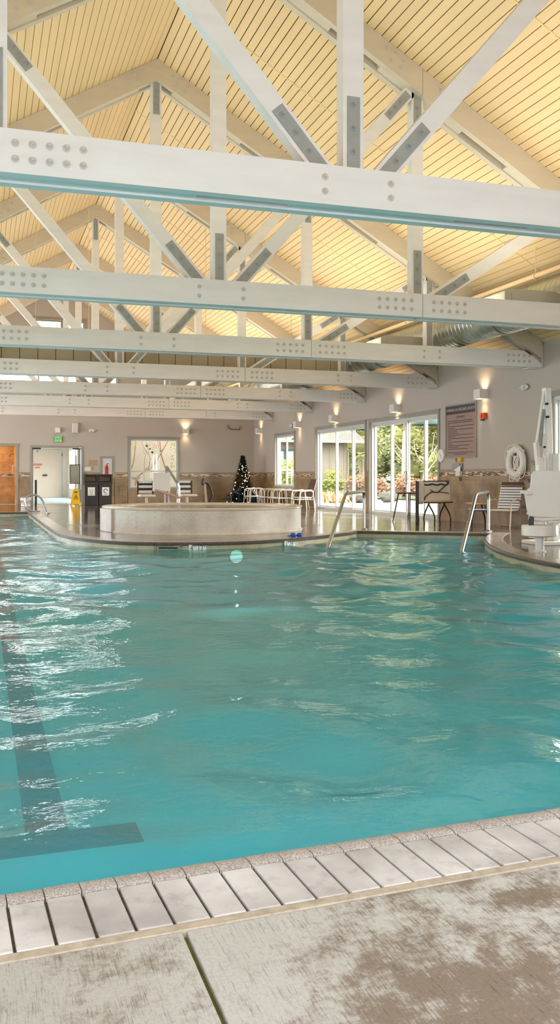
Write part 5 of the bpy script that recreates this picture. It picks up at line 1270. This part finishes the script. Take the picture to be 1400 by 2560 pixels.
# behind the back window: pale wall, bare branches and hanging ornaments
struct(MB().box(4.9, 12.2, 41.6, 41.8, -.05, 4.2), 'wall_back', paint('pale_outdoor_siding', (122, 112, 98), .7, .03, 1))
bt = thing('bare_branches', 'bare twisted branches close behind the back wall window', 'tree', (7.6, 38.6, -.05)); mb = MB(); r_ = random.Random(5)
def limb(pts, r0, r1):
    q = catmull(pts, 5); mb.tube(q, r0, 7, rr=[r0 + (r1 - r0) * i / (len(q) - 1) for i in range(len(q))])
Y = 38.6
for pts, r0, r1 in (([(6.15, Y, -.05), (6.2, Y, .6), (6.35, Y, 1.15), (6.9, Y, 1.5), (7.3, Y, 2.1), (7.65, Y, 2.75), (7.9, Y, 3.3)], .05, .025), ([(7.75, Y, -.05), (7.65, Y, .9), (7.50, Y, 1.5), (7.32, Y, 2.1), (7.25, Y, 2.9)], .05, .02),
    ([(6.0, Y, 1.4), (6.12, Y, 1.7), (6.2, Y, 2.2), (6.25, Y, 3.)], .045, .025), ([(6.75, Y, 1.4), (6.85, Y, 1.9), (6.55, Y, 2.4), (6.4, Y, 2.9)], .02, .01), ([(6.55, Y, 1.35), (6.95, Y, 1.65), (7.1, Y, 1.95)], .02, .008), ([(6.6, Y, 1.4), (6.62, Y, 1.9), (6.8, Y, 2.5)], .015, .006), ([(7.4, Y, 1.9), (7.2, Y, 2.4), (7.15, Y, 2.9)], .014, .006)): limb(pts, r0, r1)
for i in range(26):
    x, z = r_.uniform(6., 8.1), r_.uniform(1.5, 2.7); a = r_.uniform(.6, 2.5); l_ = r_.uniform(.25, .7); limb([(x, Y + r_.uniform(-.2, .3), z), (x + l_ * .5 * math.cos(a) + r_.uniform(-.05, .05), Y, z + l_ * .5 * math.sin(a)), (x + l_ * math.cos(a), Y, z + l_ * math.sin(a))], .009, .004)
mb.build('branches', M['twig'], bt, smooth=True)
mb = MB(); r_ = random.Random(6)
for i in range(90):
    p = V((r_.uniform(7.75, 8.1), Y + r_.uniform(-.1, .2), r_.uniform(1.5, 2.8))); a = V((r_.gauss(0, 1), 0, r_.gauss(0, 1))).normalized() * .05; b = a.orthogonal() * .5; mb.add([p - a, p + b, p + a, p - b], [(0, 1, 2, 3)])
mb.build('leaves', M['leaf_yellow'], bt, recalc=False)
for (x, z, m, lb, r) in ((6.62, 2.40, 'greenlamp', 'round green hanging ornament in the back window, upper left', .05), (6.76, 2.28, 'greentrim', 'green hanging ornament in the back window, in the middle', .04), (6.86, 2.14, 'greentrim', 'light green bell shaped ornament in the back window, lowest', .055)):
    t = thing('hanging_ornament', lb, 'ornament', (x, Y - .45, z), 0, 'ornaments hanging in the back window'); MB().sphere((x, Y - .45, z), r, 12, 8).build('ball', M[m], t, smooth=True); MB().cyl((x, Y - .45, z + r), (x, Y - .45, 2.9), .003, .003, 5).build('thread', M['twig'], t)
t = thing('ring_ornament', 'red and white ring ornament in the back window', 'ornament', (6.98, Y - .45, 2.4)); MB().tube([(6.98 + .055 * math.cos(q), Y - .45, 2.40 + .075 * math.sin(q)) for q in [6.283 * i / 20 for i in range(20)]], .016, 6, True).build('ring', M['redtext'], t, smooth=True); MB().cyl((6.98, Y - .45, 2.48), (6.98, Y - .45, 2.9), .003, .003, 5).build('thread', M['twig'], t)
bl = thing('white_basin', 'pale round basin on a stand outside the lower left of the back window', 'basin', (6.35, 39.3, -.05))
MB().lathe([(.001, .95), (.12, .97), (.22, 1.06), (.24, 1.1), (.23, 1.1), (.1, 1.0), (.001, .98)], (6.35, 39.3, 0), 20).build('bowl', M['steel_plate'], bl, smooth=True); MB().cyl((6.35, 39.3, -.05), (6.35, 39.3, .96), .04).build('stand', M['vinyl'], bl)

# ------------------------------------------------------------------ light
w = bpy.data.worlds.new('sky'); sc.world = w; w.use_nodes = True; nt = w.node_tree; nt.nodes.clear()
out = nt.nodes.new('ShaderNodeOutputWorld'); bg = nt.nodes.new('ShaderNodeBackground'); sky = nt.nodes.new('ShaderNodeTexSky')
sky.sky_type = 'HOSEK_WILKIE'; sky.turbidity = 9.5; sky.sun_direction = V((.6, -.3, .75)).normalized(); sky.ground_albedo = .4
mixn = nt.nodes.new('ShaderNodeMix'); mixn.data_type = 'RGBA'; mixn.inputs[0].default_value = .75; mixn.inputs[7].default_value = (1, 1, 1, 1)
nt.links.new(sky.outputs[0], mixn.inputs[6]); nt.links.new(mixn.outputs[2], bg.inputs[0]); bg.inputs[1].default_value = 18.; nt.links.new(bg.outputs[0], out.inputs[0])
def area(name, loc, to, sx, sy, power, col=(1, 1, 1)):
    ld = bpy.data.lights.new(name, 'AREA'); ld.shape = 'RECTANGLE'; ld.size = sx; ld.size_y = sy; ld.energy = power; ld.color = col
    o = bpy.data.objects.new(name, ld); COL.objects.link(o); o.location = loc; o.rotation_euler = V(to).to_track_quat('-Z', 'Y').to_euler(); return o
DAY = (.90, .91, 1.)
area('front_daylight_fill', (-.85, Y0 + .02, 1.85), (0, 1, 0), 5.4, 2.4, 360, DAY); area('front_daylight_fill', (5.6, Y0 + .02, 1.85), (0, 1, 0), 5.9, 2.4, 375, DAY); area('gable_daylight_fill', (3., Y0 + .02, 5.2), (0, 1, 0), 6.9, 1.9, 20, DAY)  # unseen area lights stand in for daylight; the front wall has no windows
for a in (5., 11., 17., 22., 26.5, 31., 35.): area('left_daylight_fill', (XL + .02, a, 1.9), (1, 0, 0), 3.6, 2.0, 48 + 8.2 * a, DAY)  # added daylight fill along the blank left wall, stronger at the far end
area('near_deck_fill', (1.5, -.9, 3.9), (0, .12, -1), 6., 1.2, 185, (.95, .97, 1.))  # added out-of-view light that brightens the near deck
for yy in (9.4, 14.0, 18.6, 23.2, 27.8, 32.4):  # unseen area lights added between trusses to warm the ceiling; no fixtures there
    for x in (7.4, -1.4): area('ceiling_fill_uplight', (x, yy, 3.75), (0, 0, 1), 1.2, 3.2, 76 if x > 0 else 50, (1., .92, .78))
    area('ceiling_fill_uplight', (RX, yy, 3.75), (0, 0, 1), 1.6, 3., 36, (1., .92, .80))
for x in (-2.5, 0.6, 3.6): area('near_wall_pool_fill', (x, NEAR(x) + .37, -.55), (0, 1, -.05), .5, .3, 22, (.86, 1., 1.))  # fill lights added below the near coping, out of view, to brighten the water
for y in (9., 16., 23.): area('side_wall_pool_fill', (-4.15, y, -.55), (1, 0, -.05), .5, .3, 60, (.86, 1., 1.))  # more unseen fill added under water along the left pool wall
area('corridor_lamp', (3., 45, 2.95), (0, 0, -1), 1., 8., 80, (1, .95, .88)); area('shower_lamp', (.2, 38.6, 2.66), (0, 0, -1), .8, .8, 44, (1., .74, .42))

# ------------------------------------------------------------------ render settings that belong to the look
vs_ = sc.view_settings; vs_.view_transform = 'Standard'; vs_.look = 'None'; vs_.gamma = 1.; vs_.exposure = 0.; vs_.use_curve_mapping = False
cy = sc.cycles; cy.use_denoising = True; cy.max_bounces = 8; cy.diffuse_bounces = 4; cy.glossy_bounces = 4; cy.transparent_max_bounces = 12; cy.sample_clamp_indirect = 6.; cy.caustics_reflective = False; cy.caustics_refractive = False; cy.blur_glossy = .5
